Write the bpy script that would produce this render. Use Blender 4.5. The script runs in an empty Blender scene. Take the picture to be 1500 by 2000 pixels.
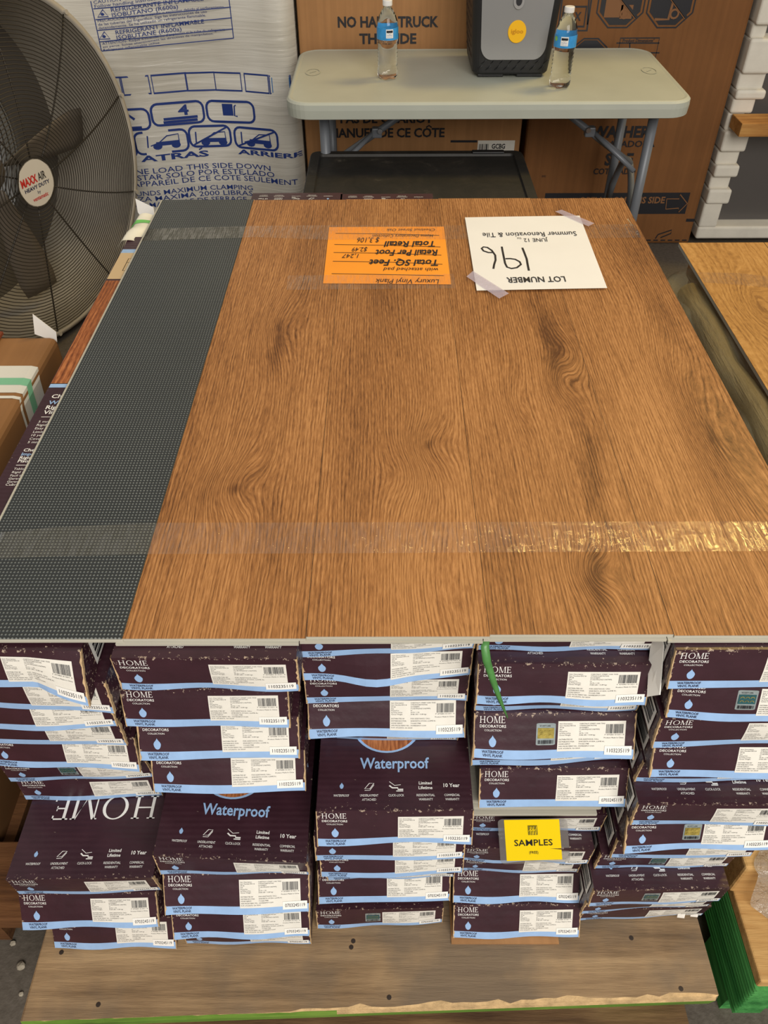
import bpy, bmesh, math, random
import numpy as np
from mathutils import Matrix, Vector
random.seed(7)
S = bpy.context.scene
COL = S.collection
PI = math.pi

# ------------------------------------------------------------------ camera
F, TH, YAW, ROLL = 1548.77, 0.760115, -0.00627, -0.00643
PLANK_Z = 0.802                      # height of the taped sample planks
CZ = PLANK_Z + 0.62565               # camera height
_c, _s = math.cos(YAW), math.sin(YAW)
_ct, _st = math.cos(TH), math.sin(TH)
_cr, _sr = math.cos(ROLL), math.sin(ROLL)
r0 = Vector((_c, -_s, 0)); d0 = Vector((-_s*_st, -_c*_st, -_ct)); f0 = Vector((_s*_ct, _c*_ct, -_st))
right = _cr*r0 - _sr*d0; down = _sr*r0 + _cr*d0
cam = bpy.data.cameras.new('camera'); co = bpy.data.objects.new('camera', cam); COL.objects.link(co)
m = Matrix.Identity(4)
for i in range(3):
    m[i][0] = right[i]; m[i][1] = -down[i]; m[i][2] = -f0[i]
m[0][3], m[1][3], m[2][3] = 0, 0, CZ
co.matrix_world = m
cam.sensor_width = 36; cam.lens = F/2000*36; cam.clip_start = .05
S.camera = co

# ------------------------------------------------------------------ light
S.view_settings.view_transform = 'Standard'; S.view_settings.look = 'None'
S.view_settings.gamma = 1; S.view_settings.use_curve_mapping = False
S.view_settings.exposure = 0.0
w = bpy.data.worlds.new('world'); S.world = w; w.use_nodes = True
bg = w.node_tree.nodes['Background']; bg.inputs[0].default_value = (1.0, .96, .9, 1); bg.inputs[1].default_value = .44

def area(name, loc, target, sx, sy, power, color):
    l = bpy.data.lights.new(name, 'AREA'); l.shape = 'RECTANGLE'; l.size = sx; l.size_y = sy
    l.energy = power; l.color = color
    o = bpy.data.objects.new(name, l); COL.objects.link(o); o.location = loc
    o.rotation_euler = (Vector(target)-Vector(loc)).to_track_quat('-Z', 'Y').to_euler()
    return o
area('bay_door_daylight', (1.0, -2.4, 3.0), (0, .9, .6), 2.8, 2.0, 165, (1, .95, .88))
area('high_bay_lamp', (2.4, 3.45, 4.0), (.6, 1, .8), 1.3, .5, 78, (1, .70, .2))

# ------------------------------------------------------------------ helpers
def ray(px, py):
    u, v = px-750, py-1000
    u, v = u*_cr+v*_sr, -u*_sr+v*_cr
    x, y = u/F, v/F
    H2 = _ct-y*_st; D = _st+y*_ct
    return x*_c+H2*_s, -x*_s+H2*_c, D
def atz(px, py, z):                  # photo pixel -> point on the level plane z
    x, y, d = ray(px, py); t = (CZ-z)/d
    return Vector((x*t, y*t, z))
def aty(px, py, Y):                  # photo pixel -> point on the upright plane y = Y
    x, y, d = ray(px, py); t = Y/y
    return Vector((x*t, Y, CZ-d*t))
def srgb(r, g, b):
    return tuple((c/255/12.92 if c/255 <= .04045 else ((c/255+.055)/1.055)**2.4) for c in (r, g, b))
WL = {}                              # world origin of each object
def wl(o):
    return WL.get(o.name, Vector((0, 0, 0)))
def tagit(o, label=None, cat=None, group=None, kind=None):
    if label: o['label'] = label
    if cat: o['category'] = cat
    if group: o['group'] = group
    if kind: o['kind'] = kind
    return o
def thing(name, loc, label, cat, group=None):
    o = bpy.data.objects.new(name, None); COL.objects.link(o); o.location = loc; o.empty_display_size = .05
    WL[o.name] = Vector(loc)
    return tagit(o, label, cat, group)
def mk(name, vf, mats, parent=None, midx=None, smooth=False, origin=None):
    """link one mesh object; verts are world coordinates"""
    v, f = vf
    if parent is not None: org = wl(parent)
    elif origin is not None: org = Vector(origin)
    else:
        a = np.array(v); org = Vector(((a[:, 0].min()+a[:, 0].max())/2, (a[:, 1].min()+a[:, 1].max())/2, a[:, 2].min()))
    a = np.array([tuple(p) for p in v], float)-np.array(tuple(org))
    me = bpy.data.meshes.new(name); me.from_pydata(a.tolist(), [], [tuple(int(i) for i in q) for q in f])
    if not isinstance(mats, (list, tuple)): mats = [mats]
    for q in mats: me.materials.append(q)
    if midx is not None: me.polygons.foreach_set('material_index', np.array(midx, np.int32))
    if smooth: me.polygons.foreach_set('use_smooth', np.ones(len(me.polygons), bool))
    me.update()
    o = bpy.data.objects.new(name, me); COL.objects.link(o)
    WL[o.name] = org
    if parent is not None: o.parent = parent
    else: o.location = org
    return o
def join(*parts):
    V, Fc = [], []
    for v, f in parts:
        n = len(V); V += [tuple(p) for p in v]; Fc += [tuple(i+n for i in q) for q in f]
    return V, Fc
def bm_out(bm):
    bm.verts.ensure_lookup_table(); bm.verts.index_update()
    r = [tuple(v.co) for v in bm.verts], [tuple(v.index for v in f.verts) for f in bm.faces]
    bm.free(); return r
def box(x0, x1, y0, y1, z0, z1, bev=0, seg=2, rot=0):
    bm = bmesh.new(); bmesh.ops.create_cube(bm, size=1)
    cx, cy, cz = (x0+x1)/2, (y0+y1)/2, (z0+z1)/2
    for v in bm.verts:
        v.co = Vector((v.co.x*(x1-x0), v.co.y*(y1-y0), v.co.z*(z1-z0)))
    if bev: bmesh.ops.bevel(bm, geom=bm.edges[:], offset=bev, segments=seg, affect='EDGES', profile=.5)
    R = Matrix.Rotation(rot, 3, 'Z')
    for v in bm.verts: v.co = R @ v.co + Vector((cx, cy, cz))
    return bm_out(bm)
def tube(pts, r, n=10, closed=False, cap=True):
    pts = [Vector(p) for p in pts]; V, Fc = [], []
    N = len(pts); up = None
    for i, p in enumerate(pts):
        if closed: t = pts[(i+1) % N]-pts[i-1]
        else: t = pts[min(i+1, N-1)]-pts[max(i-1, 0)]
        t.normalize()
        if up is None:
            up = Vector((0, 0, 1)) if abs(t.z) < .9 else Vector((1, 0, 0))
        a = t.cross(up).normalized(); b = a.cross(t).normalized(); up = b
        for k in range(n):
            q = 2*PI*k/n; V.append(p+a*math.cos(q)*r+b*math.sin(q)*r)
    for i in range(N if closed else N-1):
        j = (i+1) % N
        for k in range(n):
            l = (k+1) % n; Fc.append((i*n+k, i*n+l, j*n+l, j*n+k))
    if cap and not closed:
        Fc.append(tuple(range(n))[::-1]); Fc.append(tuple((N-1)*n+k for k in range(n)))
    return V, Fc
def lathe(prof, c, n=32, cap=True):
    V, Fc = [], []
    for r, z in prof:
        for k in range(n):
            q = 2*PI*k/n; V.append((c[0]+r*math.cos(q), c[1]+r*math.sin(q), c[2]+z))
    for i in range(len(prof)-1):
        for k in range(n):
            l = (k+1) % n; Fc.append((i*n+k, i*n+l, (i+1)*n+l, (i+1)*n+k))
    if cap:
        Fc.append(tuple(range(n))[::-1]); Fc.append(tuple((len(prof)-1)*n+k for k in range(n)))
    return V, Fc
def rrect(x0, x1, y0, y1, r, n=6):
    P = []
    for cx, cy, a in ((x1-r, y1-r, 0), (x0+r, y1-r, 90), (x0+r, y0+r, 180), (x1-r, y0+r, 270)):
        for k in range(n+1):
            q = math.radians(a+90*k/n); P.append((cx+r*math.cos(q), cy+r*math.sin(q)))
    return P
def loft(rings, cap=True):
    n = len(rings[0]); V = [tuple(p) for r in rings for p in r]; Fc = []
    for i in range(len(rings)-1):
        for k in range(n):
            l = (k+1) % n; Fc.append((i*n+k, i*n+l, (i+1)*n+l, (i+1)*n+k))
    if cap: Fc.append(tuple(range(n))[::-1]); Fc.append(tuple((len(rings)-1)*n+k for k in range(n)))
    return V, Fc
def grid(fn, nu, nv):
    us = nu if hasattr(nu, '__len__') else [i/nu for i in range(nu+1)]
    vs = nv if hasattr(nv, '__len__') else [j/nv for j in range(nv+1)]
    V = [tuple(fn(u, v)) for v in vs for u in us]; n = len(us); Fc = []
    for j in range(len(vs)-1):
        for i in range(n-1): Fc.append((j*n+i, j*n+i+1, (j+1)*n+i+1, (j+1)*n+i))
    return V, Fc

# ------------------------------------------------------------------ materials
class G:
    """small node-graph writer"""
    def __init__(s, name):
        s.m = bpy.data.materials.new(name); s.m.use_nodes = True
        s.t = s.m.node_tree; s.b = s.t.nodes['Principled BSDF']; s.out = s.t.nodes['Material Output']
        s.L = s.t.links.new
    def n(s, typ, **kw):
        q = s.t.nodes.new(typ)
        for k, v in kw.items(): setattr(q, k, v)
        return q
    def put(s, sock, v):
        if hasattr(v, 'links') or isinstance(v, bpy.types.NodeSocket): s.L(v, sock)
        else: sock.default_value = v
    def math(s, op, a, b=0, c=0, clamp=False):
        q = s.n('ShaderNodeMath', operation=op, use_clamp=clamp)
        s.put(q.inputs[0], a); s.put(q.inputs[1], b); s.put(q.inputs[2], c); return q.outputs[0]
    def obj(s): return s.n('ShaderNodeTexCoord').outputs['Object']
    def mapv(s, vec, sc):
        q = s.n('ShaderNodeMapping'); s.L(vec, q.inputs[0]); q.inputs['Scale'].default_value = sc; return q.outputs[0]
    def noise(s, vec, scale, detail=3, rough=.5, dist=0):
        q = s.n('ShaderNodeTexNoise'); s.L(vec, q.inputs['Vector'])
        q.inputs['Scale'].default_value = scale; q.inputs['Detail'].default_value = detail
        q.inputs['Roughness'].default_value = rough; q.inputs['Distortion'].default_value = dist
        return q.outputs['Fac']
    def ramp(s, fac, stops):
        q = s.n('ShaderNodeValToRGB'); s.put(q.inputs[0], fac); e = q.color_ramp.elements
        while len(e) < len(stops): e.new(.5)
        for el, (p, c) in zip(e, stops):
            el.position = p; el.color = (*c, 1) if len(c) == 3 else c
        return q.outputs[0]
    def mix(s, fac, a, b):
        q = s.n('ShaderNodeMix', data_type='RGBA'); s.put(q.inputs[0], fac)
        s.put(q.inputs[6], (*a, 1) if isinstance(a, tuple) and len(a) == 3 else a)
        s.put(q.inputs[7], (*b, 1) if isinstance(b, tuple) and len(b) == 3 else b); return q.outputs[2]
    def bump(s, h, strength=.2, dist=.002):
        q = s.n('ShaderNodeBump'); s.put(q.inputs['Height'], h); q.inputs['Strength'].default_value = strength
        q.inputs['Distance'].default_value = dist; s.L(q.outputs[0], s.b.inputs['Normal']); return q.outputs[0]
    def base(s, v): s.put(s.b.inputs['Base Color'], (*v, 1) if isinstance(v, tuple) and len(v) == 3 else v)
def mat(name, col, rough=.5, metal=0, var=0, vs=40, bump=0, bs=200, spec=.5, stretch=(1, 1, 1)):
    g = G(name); c = srgb(*col); g.b.inputs['Roughness'].default_value = rough; g.b.inputs['Metallic'].default_value = metal
    g.b.inputs['Specular IOR Level'].default_value = spec
    g.base(c)
    if var or bump: o = g.mapv(g.obj(), stretch)
    if var:
        g.base(g.ramp(g.noise(o, vs, 4), [(.3, tuple(x*(1-var) for x in c)), (.7, tuple(min(1, x*(1+var)) for x in c))]))
    if bump: g.bump(g.noise(o, bs, 4), bump, .003)
    return g.m
def front_only(g, fr):
    ge = g.n('ShaderNodeNewGeometry')
    return g.math('MULTIPLY', fr.outputs[0], g.math('SUBTRACT', 1., ge.outputs['Backfacing']))
def film_mat(name, tint, alpha, rough, bump_s, bscale, stretch=(1, 1, 1), dist=.004):
    g = G(name); g.base(srgb(*tint)); g.b.inputs['Roughness'].default_value = rough
    g.b.inputs['Specular IOR Level'].default_value = .8
    o = g.mapv(g.obj(), stretch); g.bump(g.noise(o, bscale, 5, .6, .4), bump_s, dist)
    tr = g.n('ShaderNodeBsdfTransparent'); mx = g.n('ShaderNodeMixShader')
    gl = g.n('ShaderNodeBsdfGlossy'); gl.inputs['Roughness'].default_value = rough
    nn = [q for q in g.t.nodes if q.type == 'BUMP'][0]; g.L(nn.outputs[0], gl.inputs['Normal'])
    mx.inputs[0].default_value = alpha; g.L(tr.outputs[0], mx.inputs[1]); g.L(g.b.outputs[0], mx.inputs[2])
    ad = g.n('ShaderNodeMixShader'); fr = g.n('ShaderNodeFresnel'); fr.inputs[0].default_value = 1.45
    g.L(nn.outputs[0], fr.inputs['Normal'])
    g.L(front_only(g, fr), ad.inputs[0]); g.L(mx.outputs[0], ad.inputs[1]); g.L(gl.outputs[0], ad.inputs[2])
    g.L(ad.outputs[0], g.out.inputs[0]); return g.m

def wood_print(name, knots, light, mid, dark, seed=0., F1=150., rough=.42, darks=()):
    """printed oak: growth lines flow round knots (knots in metres: x, y, rx, ry, strength)"""
    g = G(name); o = g.obj()
    sep = g.n('ShaderNodeSeparateXYZ'); g.L(o, sep.inputs[0]); X, Y = sep.outputs[0], sep.outputs[1]
    off = g.n('ShaderNodeVectorMath', operation='ADD'); g.L(o, off.inputs[0]); off.inputs[1].default_value = (seed, seed*2.3, 0)
    ov = off.outputs[0]
    lo = g.noise(g.mapv(ov, (12, 1.3, 1)), 1, 2, .5)
    mid_n = g.noise(g.mapv(ov, (60, 9, 1)), 1, 3, .6)
    ph = g.math('MULTIPLY', X, F1)
    ph = g.math('ADD', ph, g.math('MULTIPLY', lo, 5.))
    ph = g.math('ADD', ph, g.math('MULTIPLY', mid_n, 1.3))
    dk = None
    for (kx, ky, rx, ry, a) in knots:
        dx = g.math('DIVIDE', g.math('SUBTRACT', X, kx), rx); dy = g.math('DIVIDE', g.math('SUBTRACT', Y, ky), ry)
        r2 = g.math('ADD', g.math('MULTIPLY', dx, dx), g.math('MULTIPLY', dy, dy))
        e = g.math('POWER', 2.718, g.math('MULTIPLY', r2, -1.))
        ph = g.math('ADD', ph, g.math('MULTIPLY', e, a))
        if a > 4.5:
            e2 = g.math('POWER', 2.718, g.math('MULTIPLY', r2, -14.)); e2 = g.math('MULTIPLY', e2, .85)
            e3 = g.math('MULTIPLY', e, .3)
            e2 = g.math('MAXIMUM', e2, e3)
            dk = e2 if dk is None else g.math('MAXIMUM', dk, e2)
    for (kx, ky, rx, ry, a) in darks:
        wob = g.math('MULTIPLY', g.math('SUBTRACT', g.noise(g.mapv(ov, (1, 9, 1)), 1, 2), .5), .05)
        dx = g.math('DIVIDE', g.math('SUBTRACT', g.math('ADD', X, wob), kx), rx); dy = g.math('DIVIDE', g.math('SUBTRACT', Y, ky), ry)
        r2 = g.math('ADD', g.math('MULTIPLY', dx, dx), g.math('MULTIPLY', dy, dy))
        e = g.math('MULTIPLY', g.math('POWER', 2.718, g.math('MULTIPLY', r2, -1.)), a)
        dk = e if dk is None else g.math('MAXIMUM', dk, e)
    rings = g.math('MULTIPLY_ADD', g.math('SINE', g.math('MULTIPLY', ph, 2*PI)), .5, .5)
    rings = g.math('POWER', rings, 2.2)
    # fibres follow the same flow
    cmb = g.n('ShaderNodeCombineXYZ'); g.L(g.math('MULTIPLY', ph, 1.9), cmb.inputs[0]); g.L(g.math('MULTIPLY', Y, 13.), cmb.inputs[1])
    cmb.inputs[2].default_value = seed
    fib = g.noise(cmb.outputs[0], 1, 4, .65)
    cm2 = g.n('ShaderNodeCombineXYZ'); g.L(g.math('MULTIPLY', ph, 3.1), cm2.inputs[0]); g.L(g.math('MULTIPLY', Y, 60.), cm2.inputs[1])
    pores = g.noise(cm2.outputs[0], 1, 3, .6)
    tone = g.noise(g.mapv(ov, (9, 1.6, 1)), 1, 2, .5)
    v = g.math('ADD', g.math('MULTIPLY', fib, .85), g.math('MULTIPLY', rings, -.17))
    v = g.math('ADD', v, g.math('MULTIPLY', g.math('SUBTRACT', pores, .5), .75))
    v = g.math('ADD', v, g.math('MULTIPLY', g.math('SUBTRACT', tone, .5), .5))
    if dk is not None: v = g.math('SUBTRACT', v, g.math('MULTIPLY', dk, .34))
    v = g.math('ADD', v, .08)
    g.base(g.ramp(v, [(.1, srgb(*dark)), (.42, srgb(*mid)), (.68, srgb(*light))]))
    g.b.inputs['Roughness'].default_value = rough; g.b.inputs['Specular IOR Level'].default_value = .22
    g.bump(v, .35, .0015)
    return g.m

def lumber(name, light, mid, dark, along='x', stain=None, green=False):
    g = G(name); o = g.obj(); st = (1.2, 14, 14) if along == 'x' else (14, 1.2, 14)
    n1 = g.noise(g.mapv(o, st), 1.6, 5, .6, .6); n2 = g.noise(g.mapv(o, tuple(q*6 for q in st)), 1.5, 4, .7)
    n3 = g.noise(o, 7, 3)
    v = g.math('ADD', g.math('MULTIPLY', n1, .6), g.math('MULTIPLY', n2, .25)); v = g.math('ADD', v, g.math('MULTIPLY', n3, .3))
    c = g.ramp(v, [(.40, srgb(*dark)), (.55, srgb(*mid)), (.73, srgb(*light))])
    if stain:
        k = g.ramp(g.noise(o, 5, 4, .6), [(.45, (0, 0, 0)), (.62, (.75, .75, .75))]); c = g.mix(k, c, srgb(*stain))
    g.base(c); g.b.inputs['Roughness'].default_value = .8; g.b.inputs['Specular IOR Level'].default_value = .25
    g.bump(n2, .5, .003); return g.m

def carton_mat(name, col):
    g = G(name); o = g.obj(); at = g.n('ShaderNodeAttribute', attribute_name='wear')
    n = g.noise(o, 210, 5, .7); n2 = g.noise(g.mapv(o, (25, 140, 140)), 1, 5, .75)
    k = g.math('MULTIPLY', g.math('GREATER_THAN', g.math('ADD', n, g.math('MULTIPLY', at.outputs['Fac'], .26)), .84), .8)
    k2 = g.math('MULTIPLY', g.math('GREATER_THAN', n2, .735), .35)
    c = g.mix(g.math('MAXIMUM', k, k2), g.ramp(g.noise(o, 30, 3), [(.3, tuple(q*.85 for q in srgb(*col))), (.7, tuple(q*1.15 for q in srgb(*col)))]), srgb(190, 170, 150))
    g.base(c); g.b.inputs['Roughness'].default_value = .38; g.b.inputs['Specular IOR Level'].default_value = .5
    ge = g.n('ShaderNodeSeparateXYZ'); g.L(o, ge.inputs[0])
    h = g.math('SINE', g.math('MULTIPLY', ge.outputs[1], 2*PI/.0075))
    h = g.math('ADD', g.math('MULTIPLY', h, .16), g.math('MULTIPLY', g.noise(o, 60, 3), 1.5)); g.bump(h, .22, .002)
    return g.m
def cardboard(name, col, rough=.75):
    g = G(name); o = g.obj(); c = srgb(*col)
    n = g.noise(o, 4, 4, .6); n2 = g.noise(g.mapv(o, (70, 1, 1)), 1, 3)
    v = g.math('ADD', g.math('MULTIPLY', n, .6), g.math('MULTIPLY', n2, .4))
    g.base(g.ramp(v, [(.35, tuple(q*.84 for q in c)), (.65, tuple(min(1, q*1.12) for q in c))])); g.b.inputs['Roughness'].default_value = rough
    g.b.inputs['Specular IOR Level'].default_value = .25; g.bump(n2, .25, .002); return g.m
def weave_mat(name):
    g = G(name); o = g.obj(); sp = g.n('ShaderNodeSeparateXYZ'); g.L(o, sp.inputs[0])
    a = g.math('DIVIDE', sp.outputs[0], .0078); b = g.math('DIVIDE', sp.outputs[1], .0092)
    s1 = g.math('SINE', g.math('MULTIPLY', g.math('ADD', a, b), PI*2)); s2 = g.math('SINE', g.math('MULTIPLY', g.math('SUBTRACT', a, b), PI*2))
    v = g.math('MULTIPLY', s1, s2)
    fine = g.math('SINE', g.math('MULTIPLY', g.math('ADD', a, b), PI*9))
    k = g.math('MULTIPLY', g.math('GREATER_THAN', v, .46), g.math('MULTIPLY_ADD', fine, .25, .75))
    sm = g.noise(g.mapv(o, (8, 3, 1)), 1, 3)
    k = g.math('MULTIPLY', k, g.math('MULTIPLY_ADD', sm, .9, .35))
    g.base(g.mix(k, srgb(43, 47, 49), srgb(134, 140, 138))); g.b.inputs['Roughness'].default_value = .45
    g.bump(v, .4, .0008); return g.m
def tape_mat():
    g = G('clear_packing_tape'); g.base(srgb(220, 216, 206)); g.b.inputs['Roughness'].default_value = .12
    o = g.obj(); fine = g.noise(g.mapv(o, (210, 26, 1)), 1, 4, .65, .3); big = g.noise(g.mapv(o, (24, 60, 1)), 1, 3)
    h = g.math('ADD', fine, g.math('MULTIPLY', big, .8)); nb = g.bump(h, .6, .0022)
    tr = g.n('ShaderNodeBsdfTransparent'); tr.inputs[0].default_value = (.97, .95, .9, 1)
    mx = g.n('ShaderNodeMixShader'); mx.inputs[0].default_value = .045; g.L(tr.outputs[0], mx.inputs[1]); g.L(g.b.outputs[0], mx.inputs[2])
    gl = g.n('ShaderNodeBsdfGlossy'); gl.inputs['Roughness'].default_value = .02; g.L(nb, gl.inputs['Normal'])
    fr = g.n('ShaderNodeFresnel'); fr.inputs[0].default_value = 1.5; g.L(nb, fr.inputs['Normal'])
    mk_ = g.n('ShaderNodeMapRange'); g.L(g.noise(g.mapv(o, (330, 34, 1)), 1, 4, .6, .5), mk_.inputs[0])   # air pockets along the grain
    mk_.inputs[1].default_value = .47; mk_.inputs[2].default_value = .56; mk_.inputs[3].default_value = .18; mk_.inputs[4].default_value = 1.7
    fac = g.math('MULTIPLY', front_only(g, fr), mk_.outputs[0], clamp=True)
    ad = g.n('ShaderNodeMixShader'); g.L(fac, ad.inputs[0]); g.L(mx.outputs[0], ad.inputs[1]); g.L(gl.outputs[0], ad.inputs[2])
    g.L(ad.outputs[0], g.out.inputs[0]); return g.m

m_purple = carton_mat('plum_carton', (57, 31, 40))
m_blue = mat('pale_blue_print', (150, 183, 224), .4, var=.06, vs=60)
m_white = mat('white_ink', (232, 230, 226), .5)
m_ink = mat('black_ink', (28, 28, 34), .5)
m_navy = mat('dark_ink', (40, 42, 70), .5)
m_label = mat('label_paper', (228, 224, 214), .5, var=.03, vs=80)
m_sticker = mat('sticker_paper', (240, 238, 232), .45)
m_grey_ink = mat('grey_ink', (70, 70, 72), .5)
m_tan = mat('torn_cardboard', (190, 160, 120), .85, var=.25, vs=160, bump=.5)
m_holo = mat('hologram_gold', (196, 176, 92), .2, metal=.6, var=.35, vs=160)
m_holo_silver = mat('hologram_silver', (170, 182, 184), .25, metal=.5, var=.15, vs=120)
m_teal = mat('hologram_teal', (52, 98, 104), .3, metal=.3)
m_core = mat('plank_core', (178, 174, 160), .7, var=.1, vs=60, stretch=(.2, 8, 30))
m_pad = weave_mat('black_woven_pad')
m_tape = tape_mat()
m_board = cardboard('brown_cardboard', (170, 124, 80))
m_board_shaded = cardboard('shaded_brown_cardboard', (124, 82, 46))  # brown board with the washer carton's shade put into the colour
m_paper = mat('white_paper', (240, 238, 234), .6, var=.02, vs=12)
m_orange = mat('orange_card', (255, 158, 40), .6, var=.05, vs=14)
m_black_plastic = mat('black_plastic', (26, 26, 28), .5, var=.15, vs=30, bump=.15)

# ------------------------------------------------------------------ flat printing
_tc = {}
def glyphs(s, bold=0., shear=0.):
    k = (s, bold, shear)
    if k in _tc: return _tc[k]
    cu = bpy.data.curves.new('t', 'FONT'); cu.body = s; cu.resolution_u = 2; cu.offset = bold; cu.shear = shear
    ob = bpy.data.objects.new('t', cu); COL.objects.link(ob)
    dg = bpy.context.evaluated_depsgraph_get(); me = bpy.data.meshes.new_from_object(ob.evaluated_get(dg))
    n = len(me.vertices); a = np.zeros(n*3); me.vertices.foreach_get('co', a); a = a.reshape(-1, 3)[:, :2].copy()
    fs = [tuple(p.vertices) for p in me.polygons]
    bpy.data.objects.remove(ob); bpy.data.curves.remove(cu); bpy.data.meshes.remove(me)
    if n: a[:, 0] -= a[:, 0].min()
    a /= .69                                        # cap height 1
    _tc[k] = (a, fs); return _tc[k]
class Art:
    """flat artwork in a 2D frame, placed on a surface by a map (u, v) -> point"""
    def __init__(s): s.V = []; s.F = []; s.M = []; s.lift = []
    def add(s, V, Fc, m, lift=1):
        n = len(s.V); s.V += [(float(x), float(y)) for x, y in V]; s.F += [tuple(i+n for i in f) for f in Fc]; s.M += [m]*len(Fc)
        s.lift += [lift]*len(V)
    def text(s, t, x, y, h, w=None, m=0, a='l', bold=0., shear=0., asp=1., lift=2, rot=False):
        V, Fc = glyphs(t, bold, shear)
        if not len(V): return
        W = V[:, 0].max(); sx = (w/W if w else h*asp); W *= sx
        Q = V*np.array([sx, h])
        if a == 'c': Q[:, 0] -= W/2
        elif a == 'r': Q[:, 0] -= W
        if rot: Q = -Q
        s.add(Q+np.array([x, y]), Fc, m, lift)
    def rect(s, x0, y0, x1, y1, m=0, nx=1, ny=1, lift=1):
        V, Fc = grid(lambda u, v: (x0+(x1-x0)*u, y0+(y1-y0)*v), nx, ny); s.add(V, Fc, m, lift)
    def poly(s, P, m=0, lift=1): s.add(P, [tuple(range(len(P)))], m, lift)
    def line(s, P, w, m=0, closed=False, lift=1, wy=None):
        P = [np.array(p, float) for p in P]; N = len(P); V = []; k = (wy/w if wy else 1)
        for i in range(N):
            a = P[(i+1) % N] if closed or i < N-1 else P[i]; b = P[i-1] if closed or i > 0 else P[i]
            t = (a-b)*np.array([k, 1]); t = t/(np.linalg.norm(t)+1e-9); nn = np.array([-t[1], t[0]*k])*w/2
            V += [P[i]+nn, P[i]-nn]
        Fc = [(2*i, 2*i+1, (2*i+3) % (2*N), (2*i+2) % (2*N)) for i in range(N if closed else N-1)]
        s.add(V, Fc, m, lift)
    def frame(s, x0, y0, x1, y1, w, m=0, r=0, wy=None):
        P = rrect(x0, x1, y0, y1, r, 4) if r else [(x0, y0), (x1, y0), (x1, y1), (x0, y1)]
        s.line(P, w, m, True, wy=wy)
    def bars(s, x0, y0, x1, y1, m=0, n=24, seed=3, lift=2):
        R = random.Random(seed); x = 0.; P = []
        while x < 1:
            b = R.choice((1, 1, 2, 3))/(n*3.); P.append((x, min(1, x+b))); x += b+R.choice((1, 1, 2))/(n*3.)
        for a, b in P: s.rect(x0+(x1-x0)*a, y0, x0+(x1-x0)*b, y1, m, lift=lift)
    def drop(s, cx, y0, y1, w, m=0):
        P = []
        for k in range(20):
            q = 2*PI*k/20; r = w/2
            x = math.sin(q)*r*(1 if math.cos(q) < .2 else max(0, 1-((math.cos(q)-.2)/.8)**.8*.97))
            P.append((cx+x, y0+(y1-y0)*(.5+.5*math.cos(q))**(1 if math.cos(q) < 0 else 1.0)))
        s.poly(P, m)
    def serif_home(s, x0, y0, x1, y1, m=0, lift=1):
        """HOME in a light roman letter"""
        W, H = x1-x0, y1-y0; sx = W/4.35
        def R(a, b, c, d): s.rect(x0+a*sx, y0+b*H, x0+c*sx, y0+d*H, m, lift=lift)
        for bx0 in (.08, .72): R(bx0, 0, bx0+.12, 1)
        for bx0 in (-.02, .62): R(bx0, 0, bx0+.32, .05); R(bx0, .95, bx0+.32, 1)
        R(.2, .48, .72, .54)
        n = 28; V = []
        for k in range(n):
            q = 2*PI*k/n; V += [(x0+(1.66+.52*math.cos(q))*sx, y0+(.5+.52*math.sin(q))*H), (x0+(1.66+.39*math.cos(q))*sx, y0+(.5+.47*math.sin(q))*H)]
        s.add(V, [(2*k, 2*k+1, (2*k+3) % (2*n), (2*k+2) % (2*n)) for k in range(n)], m, lift)
        R(2.42, 0, 2.48, 1); R(2.32, 0, 2.58, .05); R(3.22, 0, 3.34, 1); R(3.12, 0, 3.44, .05); R(2.34, .95, 2.5, 1); R(3.22, .95, 3.42, 1)
        def Q(a, b, c, d): s.poly([(x0+a*sx, y0+H), (x0+b*sx, y0+H), (x0+d*sx, y0), (x0+c*sx, y0)], m, lift)
        Q(2.42, 2.56, 2.82, 2.94); Q(3.2, 3.26, 2.9, 2.84)
        R(3.62, 0, 3.74, 1); R(3.52, 0, 4.2, .06); R(3.52, .94, 4.16, 1); R(3.74, .48, 4.05, .54); R(4.14, 0, 4.2, .2); R(4.1, .82, 4.16, 1); R(4.02, .4, 4.06, .62)
    def build(s, name, fn, mats, parent, eps=.00025, nrm=None, sub=None):
        if sub:                                      # what is printed on the sheet becomes a sub-part
            o = None
            for nm, keep in ((name, lambda m: m == 0), (sub, lambda m: m > 0)):
                B = Art(); ids = {}
                for f, m in zip(s.F, s.M):
                    if not keep(m): continue
                    for i in f:
                        if i not in ids: ids[i] = len(B.V); B.V.append(s.V[i]); B.lift.append(s.lift[i])
                    B.F.append(tuple(ids[i] for i in f)); B.M.append(m)
                q = B.build(nm, fn, mats, o or parent, eps, nrm); o = o or q
            return o
        V = []
        for (u, v), l in zip(s.V, s.lift):
            p = Vector(fn(u, v))
            V.append(p+Vector(nrm)*eps*l)
        return mk(name, (V, s.F), mats, parent, s.M)

# ------------------------------------------------------------------ the place
fl = G('concrete'); o = fl.obj()
fl.base(fl.ramp(fl.math('ADD', fl.math('MULTIPLY', fl.noise(o, 1.5, 5), .6), fl.math('MULTIPLY', fl.noise(o, 90, 4), .4)), [(.35, srgb(70, 62, 53)), (.65, srgb(104, 96, 86))]))
fl.b.inputs['Roughness'].default_value = .7; fl.bump(fl.noise(o, 200, 4), .3, .003)
q = mk('floor', ([(-5, -4, 0), (6, -4, 0), (6, 5.2, 0), (-5, 5.2, 0)], [(0, 1, 2, 3)]), fl.m, origin=(0, 0, 0)); tagit(q, kind='structure')
q = mk('wall_back', box(-5, 6, 5.0, 5.2, 0, 4.2), mat('painted_block', (150, 146, 138), .8, var=.08, vs=3), origin=(0, 5, 0)); tagit(q, kind='structure')

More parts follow.
